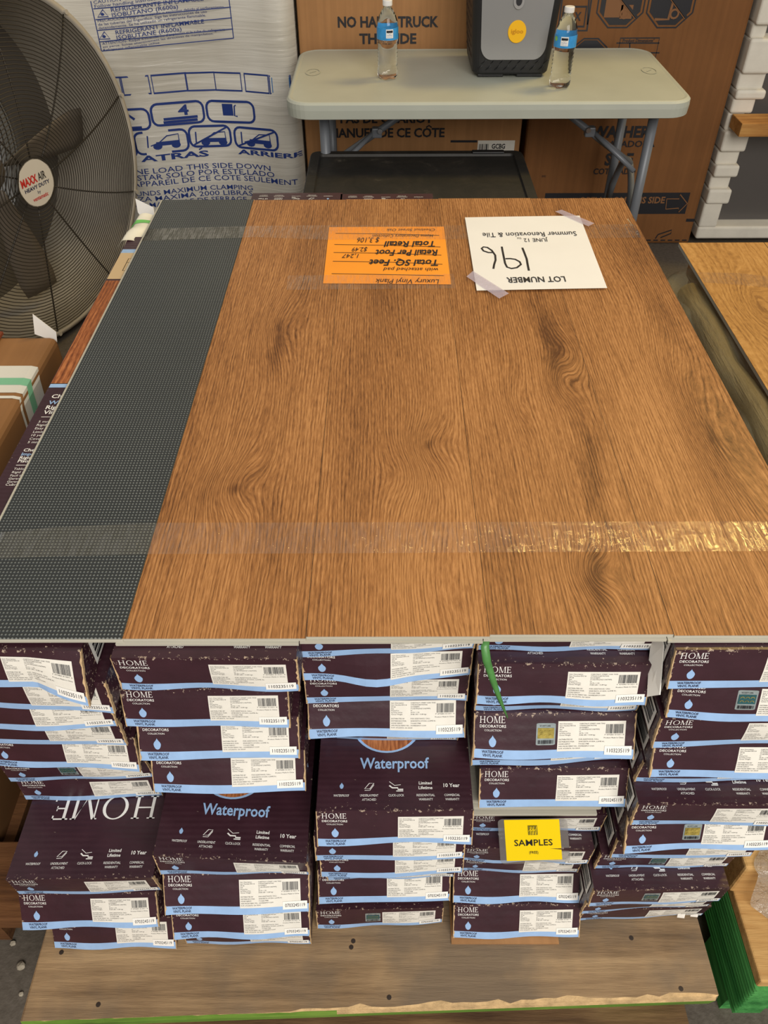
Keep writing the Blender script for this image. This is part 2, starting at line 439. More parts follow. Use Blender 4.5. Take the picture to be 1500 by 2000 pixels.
# ------------------------------------------------------------------ flooring pallet
DECK = .170
m_deck = lumber('weathered_lumber', (178, 148, 110), (140, 114, 84), (90, 72, 54), 'x', (112, 98, 82))
m_green_edge = lumber('green_stained_lumber', (138, 168, 74), (98, 134, 48), (72, 84, 40), 'x')
m_rough = lumber('rough_lumber', (150, 120, 84), (110, 84, 56), (70, 50, 34), 'x')
pal = thing('wooden_pallet', (0, .9, 0), 'weathered wooden pallet with green stained edge under the plum cartons', 'pallet')
def chip_board(x0, x1, y0, y1, z0, z1, seed):
    R = random.Random(seed); n = 60
    V, Fc = [], []
    for i in range(n+1):
        x = x0+(x1-x0)*i/n; j = R.uniform(0, .0022)+.003*(R.random() > .9)+.004*(x > 0)*R.random()
        prof = [(y0+.002, z0), (y0, z1-.013), (y0+.0008+j*.5, z1-.0015), (y0+.0015+j*1.4*(i > 22), z1), (y1, z1), (y1, z0)]
        e = .012*math.sin(0) ; V += [(x+(R.uniform(-.004, .004) if i in (0, n) else 0), y, z) for y, z in prof]
    for i in range(n):
        for k in range(6): Fc.append((i*6+k, i*6+(k+1) % 6, (i+1)*6+(k+1) % 6, (i+1)*6+k))
    Fc.append(tuple(range(6))[::-1]); Fc.append(tuple(n*6+k for k in range(6)))
    mi = []
    for i in range(n): mi += [1, 2 if i > 26 else 1, 2, 0, 0, 0]
    return (V, Fc), mi+[0, 0]
BX0, BX1 = atz(50, 1960, DECK).x, atz(1400, 1945, DECK).x
FYL, FYR = atz(100, 1996, DECK), atz(1400, 1949, DECK)
FY = FYR.y
SH = (FYL.y-FYR.y)/(FYL.x-FYR.x)
for i, (a, b) in enumerate([(FY, FY+.24), (FY+.30, FY+.50), (FY+.56, FY+.76), (FY+.82, FY+1.02), (FY+1.06, FY+1.28)]):
    vf, mi = chip_board(BX0, BX1, a, b, DECK-.034, DECK, i)
    if i == 0: vf = ([(x, y+SH*(x-FYR.x)*max(0, 1-(y-a)/.1), z) for x, y, z in vf[0]], vf[1])
    mk('deck_board', vf, [m_deck, m_green_edge, mat('split_wood', (196, 164, 118), .85, var=.25, vs=60, bump=.6)] if i == 0 else [m_deck]*3, pal, mi)
for x in (BX0+.01, -.06, BX1-.14):
    mk('stringer', box(x, x+.13, FY+.03, FY+1.27, .022, DECK-.034, .003), m_green_edge if x != -.06 else m_rough, pal)
for y in (FY-.01, FY+.55, FY+1.15):
    mk('bottom_board', box(BX0, BX1, y, y+.12, 0, .022), m_rough, pal)
m_nail = mat('rusty_nail', (50, 38, 30), .6)
for px, py in ((192, 1962), (686, 1850), (760, 1948), (1330, 1931), (1233, 1832), (120, 1860), (690, 1838)):
    p = atz(px, py, DECK)
    mk('nail_hole', lathe([(.0034, -.001), (.0034, .0003), (.0015, .0004)], p, 10), m_nail, pal)
# small offcut nail lines in the grain come from the material

# ------------------------------------------------------------------ cartons
NL = 12; HB = (PLANK_Z-.008-DECK-.003)/NL; WB = .184
Z0 = DECK+.003
CART = {  # column, layer: bottom-left px, bottom-right px, y of top edge at mid (or pair), options
 (1, 11): ((-142, 1332), (178, 1346), 1268, 'top flap'), (1, 10): ((-108, 1372), (233, 1393), 1328, ''), (1, 9): ((-95, 1424), (235, 1420), 1366, ''),
 (1, 8): ((-62, 1449), (258, 1455), 1406, ''), (1, 7): ((-25, 1493), (285, 1504), 1438, ''), (1, 6): ((22, 1525), (302, 1517), 1488, 'holo'),
 (1, 5): ((52, 1563), (318, 1553), 1519, ''), (1, 4): ((38, 1746), (316, 1738), 1716, 'top home'), (1, 3): None,
 (1, 2): ((40, 1813), (317, 1808), 1742, ''), (1, 1): None, (1, 0): ((108, 1852), (345, 1849), 1790, ''),
 (2, 11): ((240, 1343), (586, 1347), 1286, 'top'), (2, 10): None, (2, 9): ((247, 1418), (568, 1418), 1345, ''), (2, 8): ((273, 1482), (588, 1479), 1400, ''),
 (2, 7): ((302, 1547), (597, 1545), 1465, ''), (2, 6): None, (2, 5): ((315, 1706), (605, 1705), (1670, 1686), 'top water'), (2, 4): ((324, 1787), (605, 1780), 1703, ''),
 (2, 3): None, (2, 2): ((341, 1831), (606, 1829), 1768, ''), (2, 1): None, (2, 0): ((366, 1843), (608, 1840), 1815, ''),
 (3, 11): ((582, 1283), (930, 1267), 1222, ''), (3, 10): ((590, 1325), (922, 1318), 1262, 'sag'), (3, 9): ((597, 1370), (914, 1366), 1318, ''), (3, 8): ((599, 1440), (912, 1438), 1352, ''),
 (3, 7): ((608, 1441), (893, 1446), 1422, ''), (3, 6): ((618, 1648), (924, 1645), 1583, 'top water'), (3, 5): ((617, 1680), (906, 1674), 1630, ''), (3, 4): ((628, 1713), (903, 1705), 1663, ''),
 (3, 3): ((640, 1716), (886, 1712), 1690, ''), (3, 2): ((623, 1765), (878, 1757), 1697, ''), (3, 1): None, (3, 0): ((621, 1812), (863, 1801), 1775, 'holo'),
 (4, 11): ((928, 1270), (1274, 1267), 1222, ''), (4, 10): ((930, 1372), (1260, 1377), 1297, 'top'), (4, 9): ((923, 1384), (1245, 1386), 1345, ''), (4, 8): ((921, 1480), (1239, 1480), 1392, 'holo gold'),
 (4, 7): ((911, 1496), (1222, 1483), 1440, ''), (4, 6): ((935, 1576), (1220, 1574), 1500, ''), (4, 4): ((910, 1620), (1170, 1620), 1592, ''), (4, 3): ((900, 1680), (1147, 1684), 1657, 'top'),
 (4, 2): ((900, 1700), (1127, 1703), 1676, ''), (4, 1): ((885, 1763), (1131, 1760), 1695, ''), (4, 0): ((885, 1832), (1130, 1827), 1766, ''),
 (5, 11): ((1301, 1343), (1640, 1341), 1269, ''), (5, 10): ((1300, 1401), (1630, 1416), 1330, 'holo'), (5, 9): ((1272, 1456), (1595, 1452), 1402, ''), (5, 8): ((1268, 1516), (1580, 1520), 1445, ''),
 (5, 7): ((1236, 1525), (1540, 1523), 1488, ''), (5, 6): ((1230, 1608), (1520, 1611), 1571, 'top'), (5, 5): ((1217, 1662), (1502, 1655), 1594, 'holo gold'), (5, 4): ((1192, 1675), (1465, 1672), 1640, ''),
 (5, 3): ((1160, 1694), (1418, 1692), 1668, 'holo'), (5, 2): ((1148, 1768), (1403, 1760), 1737, 'top holo'), (5, 1): ((1132, 1781), (1382, 1766), 1758, ''), (5, 0): ((1128, 1797), (1370, 1785), 1774, ''),
}
COLN = {1: 'leftmost stack', 2: 'second stack from left', 3: 'middle stack', 4: 'second stack from right', 5: 'rightmost stack'}
ORD = ['topmost', 'second', 'third', 'fourth', 'fifth', 'sixth', 'seventh', 'eighth', 'ninth', 'tenth', 'eleventh', 'twelfth']
DET = {(1, 11): 'torn corner folded down', (1, 4): 'large upside-down white letters on top', (2, 5): 'large Waterproof on its top', (3, 6): 'large Waterproof and circle on its top',
       (4, 8): 'gold hologram sticker', (5, 5): 'gold hologram sticker', (5, 10): 'hologram sticker beside label', (5, 2): 'icons on its open top', (5, 6): 'icons on its open top', (4, 0): 'resting on brown cardboard',
       (3, 0): 'lying on bare pallet board', (1, 0): 'lying on pallet board', (2, 0): 'only its blue band showing', (3, 10): 'sagging blue band', (4, 3): 'behind the yellow card', (2, 7): 'above the Waterproof carton',
       (5, 0): 'torn white tabs at its corner'}
L1 = ['Item Description', 'Item Number/SKU #', 'SKU#', 'Size', 'Pieces/Ctn', 'Sq Ft/Sq m/Ctn', 'Carton Weight']
L2 = ['CHESTNUT STREET OAK 7X42', 'VTRHDCHESTR7X42', '1010346873', '7"(181MM)X42"(1067MM)', '10', '20.76 / 1.93', '34.86 LBS / 15.84 kgs']
L3 = ['DISTRIBUTED BY', 'DISTRIBUIDO POR:', 'HOME DEPOT', '2455 PACES FERRY RD.,', 'N.W. ATLANTA, GA 30339']
L4 = ['FOR ASSISTANCE, CALL:', 'SINECESITA AYUDA, LLAME AL:', '714-665-7988', 'HOMEDEPOT.COM']
ASP = HB/WB
def front_print():
    A = Art()                                        # mats: white, blue, dark
    A.serif_home(.033, .785, .195, .93, 0)
    A.text('DECORATORS', .033, .69, .058, .163, 0, bold=.012); A.text('COLLECTION', .062, .61, .04, .105, 0)
    A.drop(.115, .26, .52, .046, 1)
    A.text('WATERPROOF', .05, .125, .06, .135, 2, bold=.012); A.text('VINYL PLANK', .055, .045, .06, .125, 2, bold=.012)
    return A
def label_art(seed):
    A = Art(); x0, x1, y0, y1 = .52, .94, .165, .83  # mats: paper, ink
    A.rect(x0, y0, x1, y1, 0, 12, 5)
    w, h = x1-x0, y1-y0
    X = lambda t: x0+w*t
    Yv = lambda t: y0+h*t
    for i, t in enumerate(L1): A.text(t, X(.02), Yv(.905-.061*i), .025, None, 1, asp=ASP*1.15)
    for i, t in enumerate(L2): A.text(t, X(.315), Yv(.905-.061*i), .025, None, 1, asp=ASP*1.15)
    for i, t in enumerate(L3): A.text(t, X(.02), Yv(.395-.079*i), .026, None, 1, asp=ASP*1.1)
    for i, t in enumerate(L4): A.text(t, X(.315), Yv(.395-.079*i), .026, None, 1, asp=ASP*1.1)
    A.bars(X(.71), Yv(.60), X(.965), Yv(.90), 1, 22, 5); A.text('7 47583 01551 0', X(.69), Yv(.54), .024, w*.29, 1)
    A.text('Product Made In China', X(.685), Yv(.44), .026, w*.29, 1)
    return A
def holo_art(gold):
    A = Art(); x0, x1, y0, y1 = .385, .505, .32, .79    # mats: silver, gold/teal, ink
    A.poly(rrect(x0, x1, y0, y1, .02), 0); A.rect(x0+.009, y0+.15, x1-.009, y1-.1, 1, lift=2)
    for i in range(3):
        for j in range(2):
            cx, cy = x0+.03+.03*i, y0+.2+.09*j
            A.line([(cx+.011*math.cos(PI*k/6), cy+.035*math.sin(PI*k/6)) for k in range(7)], .004, 3, lift=3, wy=.012)
    A.text('SECURITY LABEL', x0+.02, y1-.07, .03, .07, 2, lift=2)
    A.bars(x0+.012, y0+.03, x1-.012, y0+.11, 2, 16, 8)
    return A
def top_art(kind, wl_):
    """printing on the carton top; u 0..1 across, v = metres back from the front edge / wl_"""
    A = Art(); k = WB/1.0                            # mats: white, blue, wood
    T = lambda mm: mm/1000.
    cs = [.155, .335, .51, .70, .87]
    for c, t in zip(cs, ('WATERPROOF', 'UNDERLAYMENT', 'CLICK-LOCK', 'RESIDENTIAL', 'COMMERCIAL')): A.text(t, c, T(17), T(2.9), .118 if len(t) > 10 else .1, 0, 'c', bold=.004)
    for c, t in zip(cs, ('', 'ATTACHED', '', 'WARRANTY', 'WARRANTY')):
        if t: A.text(t, c, T(11.8), T(2.9), .09, 0, 'c', bold=.004)
    A.drop(cs[0], T(27), T(35), .026, 1)
    A.text('Limited', cs[3], T(32), T(3.8), .085, 0, 'c', bold=.02); A.text('Lifetime', cs[3], T(26), T(3.8), .09, 0, 'c', bold=.02); A.text('10 Year', cs[4], T(28.5), T(4.6), .105, 0, 'c', bold=.02)
    c = cs[1]
    A.line([(c-.03, T(27)), (c+.0, T(34)), (c+.03, T(34)), (c+.004, T(27))], .005, 0, True, wy=T(.8)); A.line([(c-.03, T(25)), (c+.004, T(25)), (c+.03, T(32))], .004, 0, wy=T(.7))
    c = cs[2]
    A.line([(c-.045, T(36)), (c-.01, T(31)), (c+.03, T(32))], .004, 0, wy=T(.7)); A.line([(c-.045, T(31)), (c-.025, T(28)), (c+.01, T(28)), (c+.012, T(26)), (c+.045, T(26))], .01, 0, wy=T(1.6)); A.line([(c, T(24)), (c+.045, T(24))], .006, 0, wy=T(1.2))
    if 'water' in kind:
        A.text('Waterproof', .5, T(53), T(14), .46, 1, 'c', bold=.02)
        n = 40; V = []
        for q in range(n):
            a = 2*PI*q/n; V += [(.45+.235*math.cos(a), T(113)+T(39)*math.sin(a)), (.45+.215*math.cos(a), T(113)+T(36.5)*math.sin(a))]
        A.add(V, [(2*q, 2*q+1, (2*q+3) % (2*n), (2*q+2) % (2*n)) for q in range(n)], 1)
        A.poly([(.45+.215*math.cos(2*PI*q/n), T(113)+T(36.5)*math.sin(2*PI*q/n)) for q in range(n)], 2)
    if 'home' in kind:
        B = Art(); B.serif_home(0, 0, 1, 1, 0)
        A.add([(.92-.77*x, T(106)-T(31)*y) for x, y in B.V], B.F, 0)
    return A
m_woodpic = wood_print('printed_chestnut', [(.05, .3, .04, .1, 5)], (190, 122, 74), (150, 88, 50), (96, 50, 28), 3.)
def carton(c, k, spec, hidden=False):
    z0 = Z0+k*HB+.0003; z1 = Z0+(k+1)*HB-.0003
    R = random.Random(c*100+k)
    if hidden:
        xm = {1: -.365, 2: -.193, 3: .003, 4: .185, 5: .37}[c]; yb = .515
        xl, xr = xm-.09, xm+.09; ybl = ybr = ytl = ytr = yb; opt = ''
    else:
        bl, br, yt, opt = spec
        P, Q = atz(*bl, z0), atz(*br, z0)
        wd = (Q.x-P.x); xm = (P.x+Q.x)/2; wd = min(WB, wd); xl, xr = xm-wd/2, xm+wd/2
        ybl, ybr = P.y, Q.y
        ya, yb_ = yt if isinstance(yt, tuple) else (yt, yt)
        t1 = atz(bl[0]-4, ya, z1).y; t2 = atz(br[0]+4, yb_, z1).y
        if not isinstance(yt, tuple):
            mid = (t1+t2)/2; t1 = mid+(ybl-ybr)*.25; t2 = mid-(ybl-ybr)*.25
        ytl, ytr = t1, t2
    EXT[(c, k)] = [xl, xr, z0, z1, ybl, ybr, ytl, ytr, opt]
    yback = {(1, 11): 1.40, (1, 10): 1.585, (2, 11): 1.600, (3, 11): 1.594, (4, 11): 1.564}.get((c, k), 1.548+R.uniform(-.02, .006))
    p1, p2, f1, f2 = R.uniform(0, 6), R.uniform(0, 6), R.uniform(.6, 1.5), R.uniform(.7, 1.8)
    amp = 0 if hidden else R.uniform(.5, 1.2)
    def P(u, v):
        y = (ybl+(ybr-ybl)*u)*(1-v)+(ytl+(ytr-ytl)*u)*v
        ww = max(0, 1-v)**2
        z = z0+(z1-z0)*v
        y -= .0015*math.sin(PI*v)*math.sin(PI*u)
        z += amp*ww*(.0012+.0012*math.sin(2*PI*u*f1+p1))
        y -= amp*ww*.0035*(.5+.5*math.sin(2*PI*u*f2+p2))
        if 'sag' in opt: y -= .014*math.exp(-((u-.42)/.2)**2)*max(0, 1-v)
        if 'flap' in opt:
            e = max(0, (u-.68)/.32)*max(0, 1-v)
            z -= .012*e; y -= .012*e+.012*math.sin(PI*min(1, e))*.3
        return (xl+(xr-xl)*u, y, z)
    us = [i/16 for i in range(17)]; vs = [0, .07, .14, .205, .36, .55, .78, .97, 1]
    V, Fc = grid(P, us, vs); mi = [1 if j < 3 else 0 for j in range(8) for i in range(16)]
    nf = len(V); NU = 17
    wear = [1.0 if (i in (0, 16) or j >= 7) else (.5 if j == 0 else .0) for j in range(9) for i in range(17)]
    # top: rows behind the front edge
    rows = [.004, .03, yback-P(.5, 1)[1]]
    base = (len(vs)-1)*NU
    prev = [base+i for i in range(NU)]
    for d in rows:
        cur = []
        for i, u in enumerate(us):
            q = P(u, 1); V.append((q[0], (q[1]+d) if d < .5 else yback, z1)); cur.append(len(V)-1); wear.append(.75 if i in (0, 16) or d < .005 else .0)
        for i in range(16): Fc.append((prev[i], prev[i+1], cur[i+1], cur[i])); mi.append(0)
        prev = cur
    tb = prev
    bb = []
    for u in us: V.append((xl+(xr-xl)*u, yback, z0)); bb.append(len(V)-1); wear.append(.3)
    for i in range(16): Fc.append((tb[i], tb[i+1], bb[i+1], bb[i])); mi.append(0)
    for i in range(16): Fc.append((bb[i], bb[i+1], i+1, i)); mi.append(0)
    # sides
    for col, flip in ((0, False), (16, True)):
        ring = [j*NU+col for j in range(len(vs))]
        tops = [nf+r*NU+col for r in range(len(rows))]
        poly = ring+tops+[bb[col]]
        Fc.append(tuple(poly) if flip else tuple(poly[::-1])); mi.append(0)
    o = (xl+xr)/2, (ybl+ybr)/2, z0
    if hidden:
        lab = 'plum flooring carton set back out of sight inside the %s' % COLN[c]
        root = thing('flooring_carton', o, lab, 'carton', 'hidden cartons in the '+COLN[c])
    else:
        n = sorted([kk for (cc, kk), s in CART.items() if cc == c and s], reverse=True).index(k)
        d = DET.get((c, k), 'pale blue bottom band')
        lab = 'plum carton %s, %s, %s' % ('topmost' if n == 0 else ORD[n]+' from top', COLN[c], d)
        root = thing('flooring_carton', o, lab, 'carton', 'plum flooring cartons stacked on the pallet')
    b = mk('carton_body', (V, Fc), [m_purple, m_blue], root, mi)
    at = b.data.attributes.new('wear', 'FLOAT', 'POINT'); at.data.foreach_set('value', np.array(wear, np.float32))
    if hidden: return
    nrm = Vector((0, -(z1-z0), (ytl-ybl))).normalized()
    if nrm.z < -.2: nrm = Vector((0, -1, 0))
    front_print().build('front_print', P, [m_white, m_blue, m_navy], root, .0003, nrm)
    label_art(k).build('product_label', P, [m_label, m_grey_ink], root, .0003, nrm, 'label_print')
    A = Art(); A.rect(.815, .09, .985, .29, 0, 4, 2, lift=3); A.text('1103235119' if (k > 6 or c in (3, 5) and k > 2) else '0703245119', .832, .15, .085, .138, 1, lift=4)
    A.build('serial_sticker', P, [m_sticker, m_ink], root, .0003, nrm, 'serial_number')
    if 'holo' in opt: holo_art('gold' in opt).build('hologram_sticker', P, [m_holo_silver, m_holo if 'gold' in opt else m_teal, m_ink, m_holo], root, .0003, nrm, 'hologram_print')
    if 'top' in opt:
        def T(u, v):
            q = P(u, 1); return (q[0], q[1]+v, z1)
        top_art(opt, 1).build('top_print', T, [m_white, m_blue, m_woodpic], root, .0004, (0, 0, 1))
    if k == 11 and c in (2, 3, 4):                   # same printing at the far end, facing the other way
        def T2(u, v): return (xr-(xr-xl)*u, yback-v, z1)
        top_art('', 1).build('top_print', T2, [m_white, m_blue, m_woodpic], root, .0004, (0, 0, 1))
    # worn raw edge
    sidesu = {1: (1,), 2: (0, 1), 3: (0, 1), 4: (0, 1), 5: (0,)}[c]
    for u0 in sidesu:
        Vt = []; s = 1 if u0 == 0 else -1
        for j in range(13):
            v = j/12; q = Vector(P(u0, v)); ww = .0004+.0016*R.random()*(R.random() > .6)
            Vt += [q+Vector((-s*.0006, -.0006, 0)), q+Vector((s*ww, -.0007, .0)), q+Vector((-s*.0007, .002+.003*R.random(), 0))]
        Ft = []
        for j in range(12): Ft += [(3*j, 3*j+1, 3*j+4, 3*j+3), (3*j, 3*j+3, 3*j+5, 3*j+2)]
        mk('torn_edge', (Vt, Ft), m_tan, root)
    # barcode label on the side
    if c == 5 or (c, k) in ((1, 11), (4, 11)):
        sx, dr = (xl-.0006, 1) if c >= 4 else (xr+.0006, -1)
        A = Art(); A.rect(0, 0, 1, 1, 0); A.bars(.12, .1, .88, .9, 1, 7, k)
        y0 = max(ybl, ytl)+.012
        A.build('side_label', lambda u, v: (sx, y0+.05*v, z0+(z1-z0)*(.12+.76*(1-u))), [m_sticker, m_ink], root, .0004, (-dr, 0, 0), 'barcode')
EXT = {}
for (c, k), spec in CART.items(): carton(c, k, spec, spec is None)

# ------------------------------------------------------------------ sample planks on top
PW, PL = .181, 1.067
X0, YN = -.26166, .47801
def local(px, py, ox, oy):
    p = atz(px, py, PLANK_Z); return p.x-ox, p.y-oy
LIGHT, MID, DARK = (189, 136, 85), (154, 105, 61), (94, 59, 34)
KN = {0: [((545, 640), .03, .10, 6.5), ((458, 955), .038, .05, 6), ((480, 880), .02, .09, 2.5)],
      1: [((838, 870), .030, .05, 5.5), ((792, 925), .026, .05, -4), ((840, 1140), .03, .10, 4.2), ((760, 560), .03, .2, 3)],
      2: [((1100, 745), .022, .05, 5), ((1118, 690), .03, .06, -4.2), ((1160, 1118), .022, .035, 6), ((1010, 780), .02, .06, 3)],
      3: [((1390, 850), .032, .16, 7), ((1310, 740), .03, .12, 3), ((1240, 560), .03, .15, -3)]}
DK = {0: [((540, 680), .014, .07, .8)], 1: [((740, 520), .03, .12, .5)], 2: [((1075, 680), .016, .14, .9), ((1150, 900), .012, .2, .8), ((1165, 1130), .012, .05, 1.)], 3: [((1240, 480), .04, .14, .55), ((1300, 620), .02, .1, .4)]}
yoff = [0, .0022, .0045, .003]
plab = ['brown oak sample plank beside the black woven plank', 'brown oak sample plank lying under the orange card', 'brown oak sample plank with a dark streak, under the white lot paper', 'brown oak sample plank along the right edge of the pile']
for i in range(4):
    x0 = X0+i*PW; y0 = YN+yoff[i]; y1 = y0+PL
    root = thing('vinyl_plank', (x0, y0, PLANK_Z-.0068), plab[i], 'plank', 'sample planks taped over the cartons')
    core = join(box(x0+.0003, x0+PW-.0003, y0, y1, PLANK_Z-.0036, PLANK_Z-.0006), box(x0-.006, x0+PW-.007, y0-.0035, y1-.004, PLANK_Z-.0068, PLANK_Z-.0037))
    mk('plank_core', core, m_core, root)
    km = [(*local(*p, x0, y0), rx, ry, a) for p, rx, ry, a in KN[i]]
    dm = [(*local(*p, x0, y0), rx, ry, a) for p, rx, ry, a in DK[i]]
    mw = wood_print('oak_print', km, LIGHT, MID, DARK, 1.7*i+.3, 250, .42, dm)
    mk('wood_face', box(x0+.00025, x0+PW-.00025, y0+.0004, y1-.0002, PLANK_Z-.0005, PLANK_Z, .0001, 1), mw, root)
bx1 = X0+.0015; bx0 = bx1-PW; zb = PLANK_Z+.0012
root = thing('vinyl_plank', (bx0, YN, zb-.0062), 'plank turned face down showing its black woven pad', 'plank', 'sample planks taped over the cartons')
mk('plank_core', box(bx0-.002, bx1, YN-.0015, YN+PL+.004, zb-.0055, zb-.0016, .0004, 1), m_core, root)
mk('woven_pad', box(bx0+.002, bx1-.0006, YN, YN+PL, zb-.0015, zb, .0003, 1), m_pad, root)

# print on the open top of the left carton, beside the black plank
ZT = Z0+NL*HB
def top_strip():
    A = Art(); e = EXT[(1, 11)]; xl = e[0]
    A.rect(xl+.001, atz(90, 750, ZT).y, xl+.085, atz(215, 548, ZT).y, 2, 2, 10)      # picture of the boards
    A.rect(xl+.001, atz(90, 757, ZT).y, xl+.085, atz(90, 749, ZT).y, 1)
    A.rect(xl+.001, atz(220, 545, ZT).y, xl+.085, atz(245, 494, ZT).y, 3)
    A.rect(xl+.001, atz(245, 494, ZT).y, xl+.085, atz(247, 487, ZT).y, 1)
    ya, yb = atz(220, 545, ZT).y, atz(245, 494, ZT).y
    A.frame(xl+.02, ya+.03, xl+.06, ya+.075, .0015, 4); A.line([(xl+.02, ya+.06), (xl+.06, ya+.06)], .0012, 4); A.line([(xl+.04, ya+.03), (xl+.04, ya+.09)], .0012, 4)
    x = xl+.012
    for t, py, big, mm in (('Chestnut Street Oak', 778, 7, 0), ('Waterproof', 790, 7, 1), ('Rigid Core', 799.5, 7, 0), ('Vinyl Plank', 809, 7, 0),
                           ('5 mm waterproof', 826, 4.2, 0), ('Rigid core construction', 832.5, 4.2, 0), ('Easy Click installation', 839, 4.2, 0), ('Limited lifetime warranty', 846, 4.2, 0), ('10 year commercial', 852.5, 4.2, 0), ('Covers 20.76 sq ft', 859.5, 4.2, 0), ('5 mm thick', 866, 4.2, 0),
                           ('Chestnut Street Oak', 882, 5.6, 0), ('Impermeable', 890, 5.6, 1), ('Rigid Core', 897, 5.6, 0), ('Pisos de Vinilo', 903.5, 5.6, 0),
                           ('Tablones de vinilo', 918, 4, 0), ('Rigid Core resistente', 924.5, 4, 0), ('Facil instalacion', 931, 4, 0), ('Garantia residencial', 937, 4, 0), ('Garantia comercial', 943, 4, 0), ('Cubre 1.93 m2', 949, 4.6, 0)):
        y = atz(60, py, ZT).y; A.text(t, x, y, atz(60, py-big, ZT).y-y, None, mm, bold=.018 if big > 5 else .0, asp=1.0)
    for py in (815, 909):
        y = atz(60, py, ZT).y; A.rect(x, y, x+.06, y+.001, 0)
    return A
top_strip().build('top_picture', lambda x, y: (x, y, ZT-.0002), [m_white, m_blue, m_woodpic, mat('buff_print', (198, 172, 132), .5), m_ink], [q for q in bpy.data.objects if q.get('label', '').startswith('plum carton topmost, leftmost')][0], .0003, (0, 0, 1))

# ------------------------------------------------------------------ tape, cards
def strip(name, top, bot, z, label, sag=None, seg=6, drape=(0, 0), mt=None):
    """a tape laid along photo points on the plank plane"""
    P = []
    for (a, b) in zip(top, bot): P.append((atz(*b, z), atz(*a, z)))
    rows = []
    if drape[0]:
        b, a = P[0]; rows.append((b+Vector((-.004, 0, -drape[0])), a+Vector((-.004, 0, -drape[0])))); rows.append((b+Vector((-.002, 0, -.004)), a+Vector((-.002, 0, -.004))))
    for i in range(len(P)-1):
        for k in range(seg):
            t = k/seg; rows.append((P[i][0].lerp(P[i+1][0], t), P[i][1].lerp(P[i+1][1], t)))
    rows.append(P[-1])
    if drape[1]:
        b, a = P[-1]; rows.append((b+Vector((.002, 0, -.004)), a+Vector((.002, 0, -.004)))); rows.append((b+Vector((.004, 0, -drape[1])), a+Vector((.004, 0, -drape[1]))))
    V, Fc = [], []
    for b, a in rows:
        for k in range(5): V.append(b.lerp(a, k/4))
    for i in range(len(rows)-1):
        for k in range(4): Fc.append((i*5+k, (i+1)*5+k, (i+1)*5+k+1, i*5+k+1))
    o = mk(name, (V, Fc), mt or m_tape, smooth=True); return tagit(o, label, 'tape')
zt = PLANK_Z+.0022
strip('packing_tape', [(2, 1040), (100, 1030), (300, 1021), (750, 1020), (1500, 1018), (1562, 1018)], [(-15, 1091), (100, 1087), (300, 1082), (750, 1080), (1500, 1076), (1590, 1076)], zt, 'wide clear packing tape with golden glints across the near planks', seg=8, drape=(.05, .05))
strip('packing_tape', [(291, 447), (500, 441), (640, 440), (900, 440), (1239, 438)], [(277, 470), (500, 463), (640, 468), (1000, 467), (1254, 464)], zt, 'clear packing tape across the far end over the orange card top edge', drape=(.04, .05))
strip('packing_tape', [(562, 538), (886, 535)], [(560, 566), (890, 563)], zt-.0004, 'short clear tape along the lower edge of the orange card')
m_matte_tape = film_mat('frosted_tape', (214, 202, 224), .55, .3, .3, 60)
strip('sticky_tape', [(1097, 409.5), (1161, 436)], [(1084, 413), (1149, 442)], zt+.0022, 'frosted tape piece at the far corner of the white lot paper', mt=m_matte_tape)
strip('sticky_tape', [(924, 529), (994, 573)], [(911, 540), (975, 583)], zt+.0022, 'frosted tape piece at the near corner of the white lot paper', mt=m_matte_tape)
def card(name, corners, z, m, label, cat, lift=.0003, curl=0):
    TL, TR, BR, BL = [atz(*p, z) for p in corners]
    def P(u, v):
        q = (BL.lerp(BR, u)).lerp(TL.lerp(TR, u), v)
        return (q.x, q.y, z+curl*(math.sin(PI*u)*math.sin(2*PI*v+.6)*.5+.5)*.0008)
    root = thing(name, ((BL.x+TR.x)/2, (BL.y+TR.y)/2, z), label, cat)
    V, Fc = grid(P, 16, 12); n = len(V)
    mk('sheet', (V, Fc), m, root, smooth=True); return root, P
zc = PLANK_Z+.0005
oc, P = card('orange_note_card', [(643, 444), (867, 443), (881, 556), (631, 554)], zc, m_orange, 'bright orange card with upside-down handwriting taped on the planks', 'note card', curl=1)
A = Art()   # written from the far side: turned round
def hand(t, u, v, h, w, bold=0.0): A.text(t, u, v, h, w, 0, bold=bold, shear=.25, rot=True)
hand('Home Decorators Collection', .90, .845, .05, .52); hand('Chestnut Street Oak', .92, .955, .045, .42)
hand('Total Retail', .905, .72, .10, .43, .022); hand('$ 3,106', .44, .79, .09, .19)
hand('Retail Per Foot', .925, .565, .10, .52, .022); hand('$2.49', .34, .61, .075, .13)
hand('Total SQ. Feet', .915, .39, .10, .56, .022); hand('1,247', .27, .49, .07, .14)
hand('with attached pad', .91, .255, .055, .44); hand('Luxury Vinyl Plank', .91, .07, .07, .5)
A.V = [(u, v) for u, v in A.V]
for v in (.875, .665, .52, .365, .155): A.line([(.06, v), (.5, v-.012), (.95, v-.045 if v > .2 else v-.02)], .008, 0)
A.build('handwriting', P, [m_ink], oc, .0004, (0, 0, 1))
lp, P = card('lot_number_paper', [(908, 425), (1132, 421.5), (1186, 563), (931, 568)], zt+.0006, m_paper, 'white lot number paper reading 196 taped on the planks', 'paper', curl=1)
A = Art()
A.text('Summer Renovation & Tile', .915, .755, .065, .79, 0, rot=True); A.text('JUNE 12', .66, .665, .05, .2, 0, rot=True); A.text('TH', .445, .685, .025, .035, 0, rot=True)
A.text('LOT NUMBER', .70, .145, .065, .455, 0, rot=True, bold=.012)
def pen(P_, w=.012): A.line(P_, w, 0)
